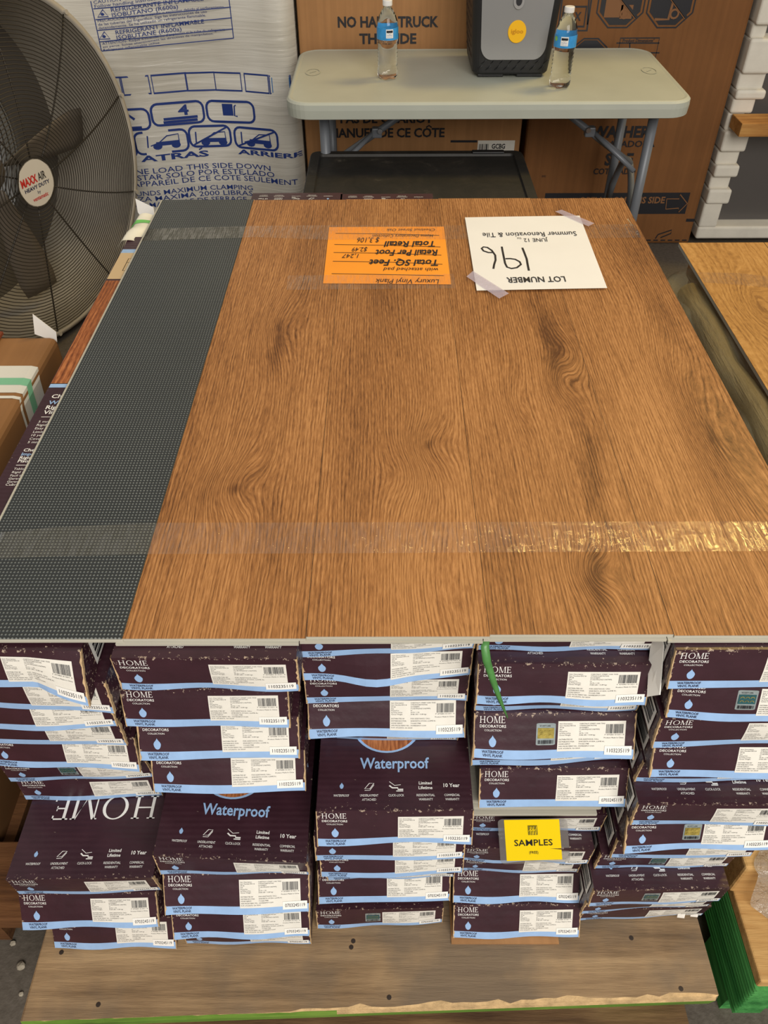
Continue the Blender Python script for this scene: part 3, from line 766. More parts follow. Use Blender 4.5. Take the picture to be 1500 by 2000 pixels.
def lp_uv(px, py):
    # photo crop -> sheet fraction
    a = [Vector((908, 425)), Vector((1132, 421.5)), Vector((1186, 563)), Vector((931, 568))]
    q = atz(px, py, zt+.0006); TL, TR, BR, BL = [atz(*p, zt+.0006) for p in a]
    u, v = .5, .5
    for _ in range(12):
        L_ = BL.lerp(TL, v); R_ = BR.lerp(TR, v); u = (q.x-L_.x)/(R_.x-L_.x)
        B_ = BL.lerp(BR, u); T_ = TL.lerp(TR, u); v = (q.y-B_.y)/(T_.y-B_.y)
    return u, v
cr8 = lambda pts: [lp_uv(890+x/4.6875, 400+y/4.6875) for x, y in pts]
pen(cr8([(610, 395), (628, 440), (650, 500), (660, 560), (670, 608)]), .017)
pen(cr8([(422, 385), (430, 430), (442, 490), (452, 540), (470, 575), (510, 588), (560, 580), (598, 550), (585, 525), (545, 503), (500, 496), (455, 497)]), .016)
pen(cr8([(345, 590), (352, 550), (365, 510), (362, 465), (330, 420), (290, 393), (255, 388), (237, 402), (255, 425), (300, 440), (345, 440)]), .016)
A.build('lettering', P, [m_ink], lp, .0004, (0, 0, 1))

# green strap end hanging out between the planks
gs = []
for px, py, z, w in ((950, 1246, PLANK_Z-.0075, .003), (946, 1262, PLANK_Z-.012, .0042), (950, 1290, PLANK_Z-.026, .0042), (961, 1325, PLANK_Z-.048, .0036), (974, 1362, PLANK_Z-.075, .0026), (990, 1399, PLANK_Z-.1, .0006)):
    p = atz(px, py, z)+Vector((0, -.003, .002)); gs.append((p-Vector((w, 0, -.0008)), p-Vector((0, .0012, .0)), p+Vector((w, 0, .0008))))
V = [q for r in gs for q in r]; Fc = [(3*i+k, 3*i+3+k, 3*i+4+k, 3*i+1+k) for i in range(5) for k in range(2)]
o = mk('plastic_strap', (V, Fc), mat('green_plastic', (74, 128, 66), .35, var=.2, vs=60), smooth=True); tagit(o, 'pointed green plastic strap end hanging over the cartons', 'strap')
sm = o.modifiers.new('s', 'SOLIDIFY'); sm.thickness = .0006

# loose planks and torn open tray in the second stack from the right
zl = Z0+5*HB+.004
P0, P1 = atz(903, 1592, zl), atz(1178, 1590, zl)
m_under = mat('dark_plank_pad', (60, 66, 62), .5)
for i in range(5):
    z = zl+i*.0078; sh = (-.002, .003, -.001, .004, .001)[i]
    root = thing('vinyl_plank', ((P0.x+P1.x)/2, P0.y, z), '%s loose plank showing its grey edge above the yellow card' % ['lowest', 'second lowest', 'middle', 'second highest', 'topmost'][i], 'plank', 'loose planks from the opened carton')
    mk('plank_core', box(P0.x+.003+sh, P0.x+.175+sh, P0.y+sh, 1.5, z+.0012, z+.0062, .0004, 1), m_core, root)
    mk('pad', box(P0.x+.003+sh, P0.x+.175+sh, P0.y+.0015+sh, 1.5, z, z+.0011), m_under, root)
root = thing('torn_carton_tray', ((P0.x+P1.x)/2, P0.y, Z0+5*HB), 'torn open plum carton tray holding the loose planks', 'carton')
mk('tray_base', box(P0.x-.001, P0.x+.182, P0.y+.02, 1.52, Z0+5*HB+.0004, Z0+5*HB+.003), m_purple, root)
mk('tray_side', box(P0.x+.1825, P0.x+.1845, P0.y+.012, 1.52, Z0+5*HB+.0004, Z0+6*HB-.001), m_purple, root)
mk('tray_side', box(P0.x-.0035, P0.x-.0015, P0.y+.03, 1.52, Z0+5*HB+.0004, Z0+6*HB-.001), m_purple, root)
V = []
R = random.Random(4)
for i in range(9): V += [(P0.x+.1835, P0.y+.012+R.uniform(-.012, .002), Z0+5*HB+.001+.049*i/8), (P0.x+.1848, P0.y+.016, Z0+5*HB+.001+.049*i/8)]
mk('torn_edge', (V, [(2*i, 2*i+1, 2*i+3, 2*i+2) for i in range(8)]), m_tan, root)

# SAMPLES card in a clear sleeve
zs1, zs0 = Z0+5*HB+.010, Z0+3.35*HB
tl, tr = atz(971, 1594, zs1), atz(1106, 1592, zs1); bl_, br_ = atz(977, 1682, zs0), atz(1113, 1678, zs0)
sh = Vector((0, -.0, 0))
def PS(u, v): return tuple((bl_.lerp(br_, u)).lerp(tl.lerp(tr, u), v)+Vector((0, -.004, .001)))
nS = Vector((0, -(tl.z-bl_.z), (tl.y-bl_.y))).normalized()
if nS.z < 0: nS = Vector((0, -1, .3)).normalized()
root = thing('samples_card', ((bl_.x+br_.x)/2, bl_.y, zs0), 'yellow SAMPLES card in a clear plastic sleeve hung from the loose planks', 'sign')
A = Art(); A.poly(rrect(0, 1, 0, 1, .08), 0)
A.build('sleeve', PS, [film_mat('clear_sleeve', (150, 146, 142), .45, .12, .1, 40)], root, .0005, nS)
A = Art(); A.rect(.09, .075, .885, .985, 0, 4, 4, lift=3)
A.text('SAMPLES', .49, .42, .135, .55, 1, 'c', bold=.008, lift=5); A.text('(FREE)', .485, .235, .06, .13, 1, 'c', lift=5)
A.rect(.425, .66, .56, .865, 2, lift=5)
for k in range(6): A.line([(.43+.02*k, .67), (.45+.02*k, .855)] if k % 2 else [(.43+.02*k, .75), (.46+.018*k, .80)], .008, 0, lift=7)
A.text('THE', .445, .80, .04, .05, 0, lift=7); A.text('HOME', .455, .745, .045, .07, 0, lift=7); A.text('DEPOT', .465, .685, .045, .08, 0, lift=7)
A.build('yellow_insert', PS, [mat('yellow_card', (248, 214, 6), .4), m_ink, mat('olive_ink', (120, 110, 30), .5)], root, .0003, nS, 'lettering')
# brown sheet under the lowest carton of that stack
e = EXT[(4, 0)]
o = mk('cardboard_sheet', box(e[0]-.003, e[1]-.03, e[4]-.0075, 1.5, DECK+.0003, DECK+.0028), m_board); tagit(o, 'thin brown cardboard sheet beneath the bottom carton of the fourth stack', 'cardboard')
# torn flaps and tabs
def shard(name, pts, m, label, cat='torn cardboard', th=.0012):
    o = mk(name, (pts, [tuple(range(len(pts)))]), m); q = o.modifiers.new('s', 'SOLIDIFY'); q.thickness = th; return tagit(o, label, cat)
m_flap = mat('white_board', (240, 236, 228), .6)
e = EXT[(5, 11)]
shard('torn_flap', [(e[0]-.004, e[4]+.07, Z0+11.9*HB), (e[0]-.0015, e[4]+.03, Z0+11.6*HB), (e[0]-.0015, e[4]+.002, Z0+10.7*HB), (e[0]-.009, e[4]+.010, Z0+10.4*HB), (e[0]-.008, e[4]+.035, Z0+11.0*HB)], m_flap, 'torn white flap beside the top carton of the rightmost stack')
e = EXT[(5, 0)]
for i, (a, b) in enumerate((((1332, 1778), (1348, 1798)), ((1358, 1776), (1375, 1799)))):
    p = atz(*a, Z0+.02); q = p+Vector((.002, -.004, -.017)); w = .0055
    shard('torn_tab', [p+Vector((-w, 0, 0)), p+Vector((w, 0, 0)), q+Vector((w*.8, 0, 0)), q+Vector((-w*1.1, .001, 0))], m_flap, ['left', 'right'][i]+' white torn tab at the bottom corner of the rightmost stack', 'torn tab')

# ------------------------------------------------------------------ things behind: wrapped refrigerator
YF = 3.02
m_film_white = G('printed_white_film'); _o = m_film_white.obj()
m_film_white.base(m_film_white.ramp(m_film_white.noise(_o, 2.2, 3), [(.35, srgb(200, 194, 180)), (.6, srgb(226, 222, 212)), (.75, srgb(198, 212, 226))]))
m_film_white.b.inputs['Roughness'].default_value = .28
m_film_white.bump(m_film_white.noise(m_film_white.mapv(_o, (2.5, 2.5, 42)), 1, 4, .55, .3), .42, .012); m_film_white = m_film_white.m
m_navy_print = mat('navy_print', (34, 58, 128), .45)
fx1 = aty(592, 340, YF).x+.004; fx0 = fx1-.93
def fy(x):
    u = (x-fx0)/(fx1-fx0); y = YF-.0+.05*math.sin(PI*min(1, max(0, (u-.42)/.5)))**1*(1 if .42 < u < .92 else 0)-.06*max(0, .42-u)/.42
    if u > .94: y += .05*(1-math.sqrt(max(0, 1-((u-.94)/.06)**2)))
    if u < .06: y += .05*(1-math.sqrt(max(0, 1-((.06-u)/.06)**2)))
    return y
root = thing('wrapped_refrigerator', ((fx0+fx1)/2, YF, 0), 'tall refrigerator wrapped in white printed film behind the fan', 'refrigerator')
ff = grid(lambda u, v: (fx0+(fx1-fx0)*u, fy(fx0+(fx1-fx0)*u), .02+1.76*v), 48, 12)
mk('film_front', ff, m_film_white, root, smooth=True)
mk('film_body', box(fx0+.001, fx1-.001, YF+.055, YF+.75, .02, 1.78, .02), m_film_white, root)
A = Art()
def wtext(A, t, xl, yb, xr, yt, Y, m=0, bold=0., rise=0):
    a, b = aty(xl, yb, Y), aty(xr, yb, Y); h = aty(xl, yt, Y).z-a.z
    n0 = len(A.V); A.text(t, a.x, a.z, h, b.x-a.x, m, bold=bold)
    if rise: A.V[n0:] = [(x, z+rise*(x-a.x)) for x, z in A.V[n0:]]
def wq(px, py, Y): p = aty(px, py, Y); return p.x, p.z
wtext(A, 'CAUTION- Risk of fire or explosion due to puncture', 186, 5, 440, -1, YF, rise=.066); wtext(A, 'Follow handling instructions carefully. Flammable', 188, 13, 420, 7, YF, rise=.066)
wtext(A, 'REFRIGERANTE INFLAMABLE', 219, 22, 395, 14, YF, bold=.006, rise=.066); wtext(A, 'ISOBUTANO (R600a)', 221, 32, 345, 24, YF, bold=.006, rise=.066)
wtext(A, 'PRECAUCION- Peligro de incendio o explosion debido al perforamiento', 194, 41, 436, 36, YF, rise=.066); wtext(A, 'de las tuberias del frigorifico. Siga las instrucciones de uso', 195, 48, 402, 43, YF, rise=.066); wtext(A, 'detenidamente. Se ha utilizado un refrigerante flammable.', 196, 55, 400, 50, YF, rise=.066)
wtext(A, 'REFRIGERANT INFLAMMABLE', 228, 66, 396, 58, YF, bold=.006, rise=.066); wtext(A, 'ISOBUTANE (R600a)', 230, 76, 352, 68, YF, bold=.006, rise=.066)
wtext(A, 'ATTENTION- Risque d\'incendie ou d\'explosion si le tube du refrigerant', 203, 85, 438, 80, YF, rise=.066); wtext(A, 'est perce. Suivez attentivement les directives de manipulation.', 204, 91, 415, 87, YF, rise=.066); wtext(A, 'Refrigerant inflammable utilise.', 205, 97, 312, 93, YF, rise=.066)
for ya in (15, 36, 57, 79, 97): A.line([wq(182+ya*.2, ya, YF), wq(444+ya*.1, ya-17, YF)], .0028)
A.line([wq(180, 0, YF), wq(201, 97, YF)], .003); A.line([wq(443, -5, YF), wq(453, 80, YF)], .003)
for ya in (31, 74):
    cx = 200+ya*.08; A.line([wq(cx-9, ya, YF), wq(cx+11, ya, YF), wq(cx, ya-14, YF)], .004, 0, True); A.drop(aty(cx, ya-3, YF).x, aty(cx, ya-2, YF).z, aty(cx, ya-9, YF).z, .012)
for xa, xb in ((200, 237), (242, 288), (300, 358), (362, 413), (418, 466), (478, 522), (528, 566)):
    a, b = wq(xa, 184, YF), wq(xb, 149, YF); A.frame(a[0], a[1], b[0], b[1], .006)
a, b = wq(532, 182, YF), wq(566, 152, YF); A.rect(a[0], a[1], b[0], b[1], 1)
for xa, xb, y0, y1 in ((226, 288, 252, 212), (300, 390, 247, 205), (403, 492, 246, 205), (200, 262, 304, 262), (270, 360, 300, 258), (370, 444, 294, 254), (458, 540, 296, 256)):
    a, b = wq(xa, y0, YF), wq(xb, y1, YF); A.frame(a[0], a[1], b[0], b[1], .008, r=.022)
A.line([wq(251, 244, YF), wq(251, 224, YF)], .01); A.line([wq(238, 232, YF), wq(251, 222, YF), wq(264, 232, YF)], .009); A.line([wq(238, 248, YF), wq(278, 248, YF)], .009)
wtext(A, '4', 346, 230, 366, 211, YF, bold=.03); A.line([wq(318, 236, YF), wq(382, 235, YF)], .009); A.line([wq(318, 242, YF), wq(382, 241, YF)], .009)
a, b = wq(432, 234, YF), wq(450, 211, YF); A.rect(a[0], a[1], b[0], b[1]); A.line([wq(457, 213, YF), wq(454, 215, YF), wq(455, 234, YF), wq(461, 235, YF)], .005)
for x in (290, 380, 470):
    A.line([wq(x+5, 285, YF), wq(x+20, 280, YF), wq(x+34, 268, YF), wq(x+55, 266, YF), wq(x+58, 284, YF)], .004)
    a, b = wq(x+16, 286, YF), wq(x+58, 278, YF); A.rect(a[0], a[1], b[0], b[1])
    for d in (18, 52):
        c = wq(x+d, 287, YF); A.poly([(c[0]+.016*math.cos(k*PI/6), c[1]+.011*math.sin(k*PI/6)) for k in range(12)])
    A.line([wq(x-2, 265, YF), wq(x, 288, YF)], .005)
A.line([wq(376, 290, YF), wq(440, 256, YF)], .006); A.line([wq(463, 293, YF), wq(536, 259, YF)], .006)
wtext(A, 'ATRAS', 277, 314, 405, 303, YF, bold=.03); wtext(A, 'ARRIERE', 462, 309, 590, 300, YF, bold=.03); A.line([wq(385, 300, YF), wq(391, 297, YF)], .005)
wtext(A, 'ONE LOAD THIS SIDE DOWN', 250, 338, 528, 328, YF, bold=.003); wtext(A, 'ACOSTAR SOLO POR ESTE LADO', 224, 350, 536, 340, YF, bold=.003); wtext(A, 'L\'APPAREIL DE CE COTE SEULEMENT', 250, 362, 582, 352, YF, bold=.003)
wtext(A, 'POUNDS MAXIMUM CLAMPING', 246, 380, 492, 371, YF, bold=.003); wtext(A, 'FUERZA MAXIMA 2000 LIBRAS', 228, 391, 492, 382, YF, bold=.003); wtext(A, 'FORCE MAXIMALE DE SERRAGE', 236, 403, 480, 394, YF, bold=.003)
A.line([wq(472, 350, YF), wq(478, 347, YF)], .004)
A.build('printing', lambda x, z: (x, fy(x), z), [m_navy_print, mat('blue_print', (64, 118, 176), .45)], root, .0012, (0, -1, 0))

# brown carton, NO HAND TRUCK
YB = 3.07
lx0, lx1 = aty(592, 300, YB).x+.012, aty(1014, 300, YB).x
root = thing('appliance_carton', ((lx0+lx1)/2, YB, 0), 'brown cardboard appliance carton reading NO HAND TRUCK THIS SIDE', 'carton')
mk('carton_body', box(lx0, lx1, YB, YB+.72, 0, 1.55, .012, 2), m_board, root)
A = Art()
wtext(A, 'NO HAND TRUCK', 660, 53, 856, 33, YB, bold=.035); wtext(A, 'THIS SIDE', 702, 85, 813, 66, YB, bold=.035)
wtext(A, 'PAS DE CHARIOT', 665, 240, 845, 224, YB, bold=.03); wtext(A, 'MANUEL DE CE COTE', 645, 268, 868, 251, YB, bold=.03); A.line([wq(832, 249, YB), wq(838, 245, YB), wq(843, 249, YB)], .005)
A.line([wq(880, 276, YB), wq(932, 276, YB)], .008)
a, b = wq(932, 296, YB), wq(1006, 274, YB); A.rect(a[0], a[1], b[0], b[1], 1); A.bars(a[0]+.005, a[1]+.006, a[0]+.04, b[1]-.012, 0, 8, 2); wtext(A, 'GCBG', 960, 290, 986, 281, YB, bold=.03)
A.build('printing', lambda x, z: (x, YB, z), [m_ink, m_label], root, .0008, (0, -1, 0))
# brown carton, WASHER
rx0, rx1 = aty(1020, 340, YB).x, aty(1347, 470, YB).x
root = thing('appliance_carton', ((rx0+rx1)/2, YB, 0), 'brown cardboard washer carton, coloured for shade, with black handling symbols', 'carton')
mk('carton_body', box(rx0, rx1, YB, YB+.75, 0, 1.45, .012, 2), m_board_shaded, root)
A = Art()
def oct_(cx, cy, rx, ry):
    a = wq(cx, cy, YB); b = wq(cx+rx, cy, YB); c = wq(cx, cy-ry, YB); R1, R2 = b[0]-a[0], c[1]-a[1]
    A.line([(a[0]+R1*math.cos(q), a[1]+R2*math.sin(q)) for q in [PI/8+PI/4*k for k in range(8)]], .005, 0, True)
    A.poly([(a[0]+R1*.88*math.cos(q), a[1]+R2*.9*math.sin(q)) for q in [PI/8+PI/4*k for k in range(8)]], 0)
    return a, R1, R2
for cx, kind in ((1214, 0), (1312, 1)):
    a, R1, R2 = oct_(cx, 4, 49, 56)
    if kind == 0: A.rect(a[0]-.62*R1, a[1]-.55*R2, a[0]+.1*R1, a[1]+.5*R2, 1, lift=2); A.rect(a[0]+.02*R1, a[1]-.6*R2, a[0]+.5*R1, a[1]-.1*R2, 1, lift=2)
    else: A.line([(a[0]-.55*R1, a[1]-.62*R2), (a[0], a[1]-.62*R2), (a[0]+.1*R1, a[1]+.6*R2)], .008, 1, lift=2)
    A.line([(a[0]+.2*R1+.16*R1*math.cos(q), a[1]-.42*R2+.16*R2*math.sin(q)) for q in [PI/6*k for k in range(12)]], .006, 1, True, lift=3)
    A.line([(a[0]-.6*R1, a[1]+.7*R2), (a[0]+.7*R1, a[1]-.55*R2)], .009, 0, lift=4); A.line([(a[0]-.64*R1, a[1]+.66*R2), (a[0]+.66*R1, a[1]-.6*R2)], .004, 1, lift=4)
oct_(1150, 105, 36, 32)
a, b = wq(1096, 52, YB), wq(1146, 13, YB); A.frame(a[0], a[1], b[0], b[1], .007); wtext(A, 'MAX', 1098, 40, 1134, 24, YB, bold=.03)
a, b = wq(1090, 60, YB), wq(1158, -20, YB); A.frame(a[0], a[1], b[0], b[1], .007); A.line([wq(1147, 48, YB), wq(1151, -10, YB)], .005)
a, b = wq(1204, 120, YB), wq(1288, 74, YB); A.frame(a[0], a[1], b[0], b[1], .004); A.line([wq(1204, 84, YB), wq(1288, 84, YB)], .004); A.line([wq(1204, 103, YB), wq(1288, 103, YB)], .004); A.line([wq(1230, 84, YB), wq(1230, 120, YB)], .004)
wtext(A, 'Product Dimensions*', 1216, 82, 1278, 76, YB, bold=.02)
wtext(A, 'WASHER', 1154, 268, 1268, 247, YB, bold=.04); wtext(A, 'LAVADORA', 1180, 287, 1278, 275, YB, bold=.02); wtext(A, 'SIDE', 1180, 322, 1234, 300, YB, bold=.04); wtext(A, 'COTE LADO', 1158, 340, 1240, 329, YB, bold=.02)
a, b = wq(1060, 420, YB), wq(1350, 378, YB); A.rect(wq(1060, 416, YB)[0], wq(1200, 418, YB)[1], wq(1338, 416, YB)[0], wq(1340, 376, YB)[1], 0)
wtext(A, 'OPEN FROM THIS SIDE', 1130, 397, 1297, 385, YB, 1, .03)
A.line([wq(1300, 408, YB), wq(1302, 388, YB), wq(1326, 388, YB), wq(1328, 379, YB), wq(1342, 397, YB), wq(1325, 414, YB), wq(1325, 406, YB)], .004, 1, True, lift=3)
A.line([wq(1340, 430, YB), wq(1356, 430, YB)], .012); A.line([wq(1280, 466, YB), wq(1285, 458, YB), wq(1312, 449, YB), wq(1310, 456, YB), wq(1290, 464, YB)], .005)
for k in range(6): A.line([wq(1262+14*k, 469, YB), wq(1271+14*k, 469, YB)], .005)
wtext(A, 'MADE IN MEXICO', 1058, 346, 1066, 342, YB)
A.build('printing', lambda x, z: (x, YB, z), [m_ink, mat('bare_board_print', (128, 86, 50), .7)], root, .0008, (0, -1, 0))

# appliance with foam corner post
m_foam = mat('white_foam', (222, 216, 202), .7, var=.05, vs=20, bump=.2, bs=120)
ax0 = rx1+.012
root = thing('foam_packed_appliance', (ax0+.4, YB, 0), 'dark grey appliance packed with notched white foam posts at right', 'appliance')
mk('appliance_body', box(ax0+.03, ax0+.85, YB+.05, YB+.7, .04, 1.5, .01), mat('grey_steel', (74, 70, 70), .4, var=.1, vs=4), root)
mk('film_cover', grid(lambda u, v: (ax0+.05+.8*u, YB+.045, .06+1.4*v), 8, 8), film_mat('cloudy_film', (130, 124, 118), .2, .3, .5, 9, (1, 1, .35)), root)
zz = lambda px, py: max(.0, aty(px, py, YB).z)
blk = [(462, 440, 1540, 0), (440, 392, 1399, .0), (392, 366, 1418, -.012), (366, 340, 1420, .008), (340, 319, 1434, -.012), (319, 291, 1437, .008), (291, 253, 1452, -.01), (253, 218, 1446, .01), (218, 189, 1466, .0), (189, 173, 1486, -.012), (173, 139, 1487, .006), (139, 73, 1503, -.012), (73, 44, 1492, .008), (44, -40, 1514, -.014), (-40, -200, 1540, 0)]
xl_at = lambda y: 1347+(475-y)*.276
fm = []
for y0, y1, xr_, dy in blk:
    z0, z1 = zz(xl_at(y0), y0), zz(xl_at(y1), y1); ym = (y0+y1)/2
    fm.append(box(ax0, ax0+aty(xr_, ym, YB).x-aty(xl_at(ym), ym, YB).x, YB-.02+dy, YB+.2, z0-.002, z1+.002, .009, 3))
mk('foam_post', join(*fm), m_foam, root)
o = mk('wooden_batten', box(aty(1441, 248, YB-.1).x, ax0+.7, YB-.13, YB-.022, aty(1441, 262, YB-.1).z, aty(1441, 236, YB-.1).z, .002), lumber('batten', (206, 158, 92), (176, 124, 66), (116, 76, 38), 'x')); tagit(o, 'short brown wooden batten in front of the foam posts', 'batten')

# ------------------------------------------------------------------ folding table
ZTb = .71
m_tab = mat('grey_blow_moulded_plastic', (180, 183, 170), .42, var=.05, vs=7, bump=.06, bs=160)
m_leg = mat('grey_enamel', (112, 116, 122), .4, metal=.1)
fl_, fr_ = atz(556, 198, ZTb), atz(1356, 192, ZTb); bk = atz(900, 94, ZTb)
tx0, tx1, ty0, ty1 = fl_.x, fr_.x, atz(900, 201, ZTb).y, bk.y
root = thing('folding_table', ((tx0+tx1)/2, (ty0+ty1)/2, 0), 'grey plastic folding table with tubular legs behind the pile', 'table')
rings = []
for ins, z, r in ((.012, ZTb-.048, .06), (.002, ZTb-.044, .07), (0, ZTb-.02, .072), (.001, ZTb-.006, .07), (.006, ZTb-.001, .066), (.011, ZTb+.0005, .062), (.018, ZTb-.0012, .055)):
    rings.append([(x, y, z) for x, y in rrect(tx0+ins, tx1-ins, ty0+ins, ty1-ins, r, 8)])
mk('tabletop', loft(rings), m_tab, root, smooth=False)
for sx in (tx0+.062, tx1-.062):
    A = Art(); cx, cy = sx, (ty0+ty1)/2+.02
    A.line([(cx+.022*math.cos(k*PI/12), cy+.036*math.sin(k*PI/12)) for k in range(24)], .0035, 0, True); A.line([(cx-.01, cy-.01), (cx+.01, cy+.012)], .003, 0)
    A.build('moulded_mark', lambda x, y: (x, y, ZTb-.0006), [m_tab], root, .0008, (0, 0, 1))
ry_f, ry_b = ty0+.13, ty1-.12
lxL = aty(635, 270, ry_f).x; lxR = aty(1262, 300, ry_f).x
for sx, d in ((lxL, 1), (lxR, -1)):
    mk('leg', tube([(sx, ry_f, ZTb-.045), (sx, ry_f, .0)], .0155, 12), m_leg, root, smooth=True)
    mk('leg', tube([(sx, ry_b, ZTb-.045), (sx, ry_b, .0)], .0155, 12), m_leg, root, smooth=True)
    arc = [(sx, ry_f+.012+(ry_b-ry_f-.024)*t, .25+.19*math.sin(PI*t)**.8) for t in [k/12 for k in range(13)]]
    mk('leg_crossbar', tube(arc, .011, 10), m_leg, root, smooth=True)
    my = (ry_f+ry_b)/2
    mk('brace', tube([(sx, my-.03, .44), (sx+d*.16, my-.05, .55), (sx+d*.32, my-.06, ZTb-.05)], .011, 10), m_leg, root, smooth=True)
    bs_ = mk('brace_sleeve', box(sx+d*.16-.016, sx+d*.16+.016, my-.064, my-.036, .535, .565, .004, 2), m_leg, root)
    mk('brace_strut', tube([(sx+d*.15, my-.05, .55), (sx+d*.02, ry_f+.02, .46)], .008, 8), m_leg, root, smooth=True)
    mk('bolt', tube([(sx+d*.17, my-.07, .56), (sx+d*.17, my-.076, .56)], .008, 8), mat('steel', (170, 170, 172), .3, metal=.9), bs_)

# cooler
cp = atz(996, 152, ZTb); cw = .118; cd = .13
root = thing('drinks_cooler', (cp.x, cp.y+cd, ZTb), 'black and grey drinks cooler with yellow badge on the table', 'cooler')
rings = []
yc = cp.y+cd
for z, k in ((.008, .95), (.014, .985), (.03, 1.0), (.10, 1.05), (.2, 1.10), (.30, 1.14), (.315, 1.13)):
    rings.append([(x, y, ZTb+z) for x, y in rrect(cp.x-cw*k, cp.x+cw*k, yc-cd*k, yc+cd*k, .028, 6)])
mk('cooler_body', loft(rings), m_black_plastic, root, smooth=False)
for dx in (-.06, .06): mk('foot', box(cp.x+dx-.04, cp.x+dx+.04, yc-cd*.93, yc+cd*.9, ZTb, ZTb+.0095, .003), m_black_plastic, root)
def cf(x, z):  # front skin of the cooler
    t = z-ZTb; k = 1.0+.14*min(1, max(0, (t-.03)/.27)); return yc-cd*k
hz = ZTb+.052
def PC(u, v): x = cp.x+(u-.5)*2*cw*1.0; z = hz+.235*v; k = 1+.14*((z-ZTb-.03)/.27); return (cp.x+(u-.5)*2*(cw*k-.020), cf(x, z), z)
A = Art(); P2 = rrect(0.02, .98, 0, 1.0, .16, 8)
bm = bmesh.new(); vs_ = [bm.verts.new(Vector(PC(u, v))+Vector((0, -.0015, 0))) for u, v in P2]; f_ = bm.faces.new(vs_)
ext = bmesh.ops.extrude_face_region(bm, geom=[f_]); [setattr(v, 'co', v.co+Vector((0, -.006, 0))) for v in ext['geom'] if isinstance(v, bmesh.types.BMVert)]
bmesh.ops.recalc_face_normals(bm, faces=bm.faces[:])
mk('front_panel', bm_out(bm), mat('silver_grey_plastic', (150, 150, 150), .32, metal=.15), root)
lg = aty(1010, 62, cf(0, ZTb+.15)-.0085)
def disc(c, rx, rz, th, n=32):
    return loft([[(c.x+rx*k*math.cos(q), c.y-t, c.z+rz*k*math.sin(q)) for q in [2*PI*i/n for i in range(n)]] for t, k in ((0, 1.0), (th, 1.0), (th+.001, .96))])
b_ = mk('badge', disc(Vector((lg.x, cf(0, lg.z)-.0075, lg.z)), .027, .030, .002), mat('yellow_badge', (250, 190, 20), .4), root)
A = Art(); A.text('igloo', 0, -.004, .011, .036, 0, 'c', bold=.02)
A.build('badge_lettering', lambda x, z: (lg.x+x, cf(0, lg.z)-.0108, lg.z+z), [mat('deep_yellow', (206, 142, 6), .4)], b_, .0003, (0, -1, 0))
kh = aty(1014, 3, cf(0, ZTb+.25)-.008)
lr_ = mk('latch_ring', disc(Vector((kh.x, cf(0, kh.z)-.0072, kh.z)), .016, .02, .003), mat('ring_grey', (168, 168, 168), .3, metal=.3), root); mk('latch_hole', disc(Vector((kh.x, cf(0, kh.z)-.0105, kh.z+.002)), .009, .013, .0008), m_ink, lr_)
V, Fc = [], []
for r in range(2):
    for k in range(9):
        x = cp.x-cw+.012+k*.027+(.013 if r else 0); z = ZTb+.022+.017*r
        if x+.016 > cp.x+cw*.97: continue
        y = yc-cd-.0005; n = len(V)
        V += [(x, y, z), (x+.016, y-.001, z+.014), (x+.018, y-.001, z+.012), (x+.003, y, z-.001), (x+.009, y-.0045, z+.006)]
        Fc += [(n, n+1, n+4), (n+1, n+2, n+4), (n+2, n+3, n+4), (n+3, n, n+4)]
mk('tread_ridges', (V, Fc), m_black_plastic, root)
V, Fc = [], []
for r in range(9):
    for k in range(4):
        y = yc-cd*.8+k*.05; z = ZTb+.05+r*.026; kk = 1+.14*min(1, max(0, (z-ZTb-.03)/.27)); x = cp.x-cw*kk-.0005; n = len(V)
        V += [(x, y, z), (x, y+.04, z+.012), (x, y+.042, z+.008), (x, y+.002, z-.004), (x-.004, y+.02, z+.004)]; Fc += [(n, n+1, n+4), (n+1, n+2, n+4), (n+2, n+3, n+4), (n+3, n, n+4)]
mk('side_tread', (V, Fc), m_black_plastic, root)

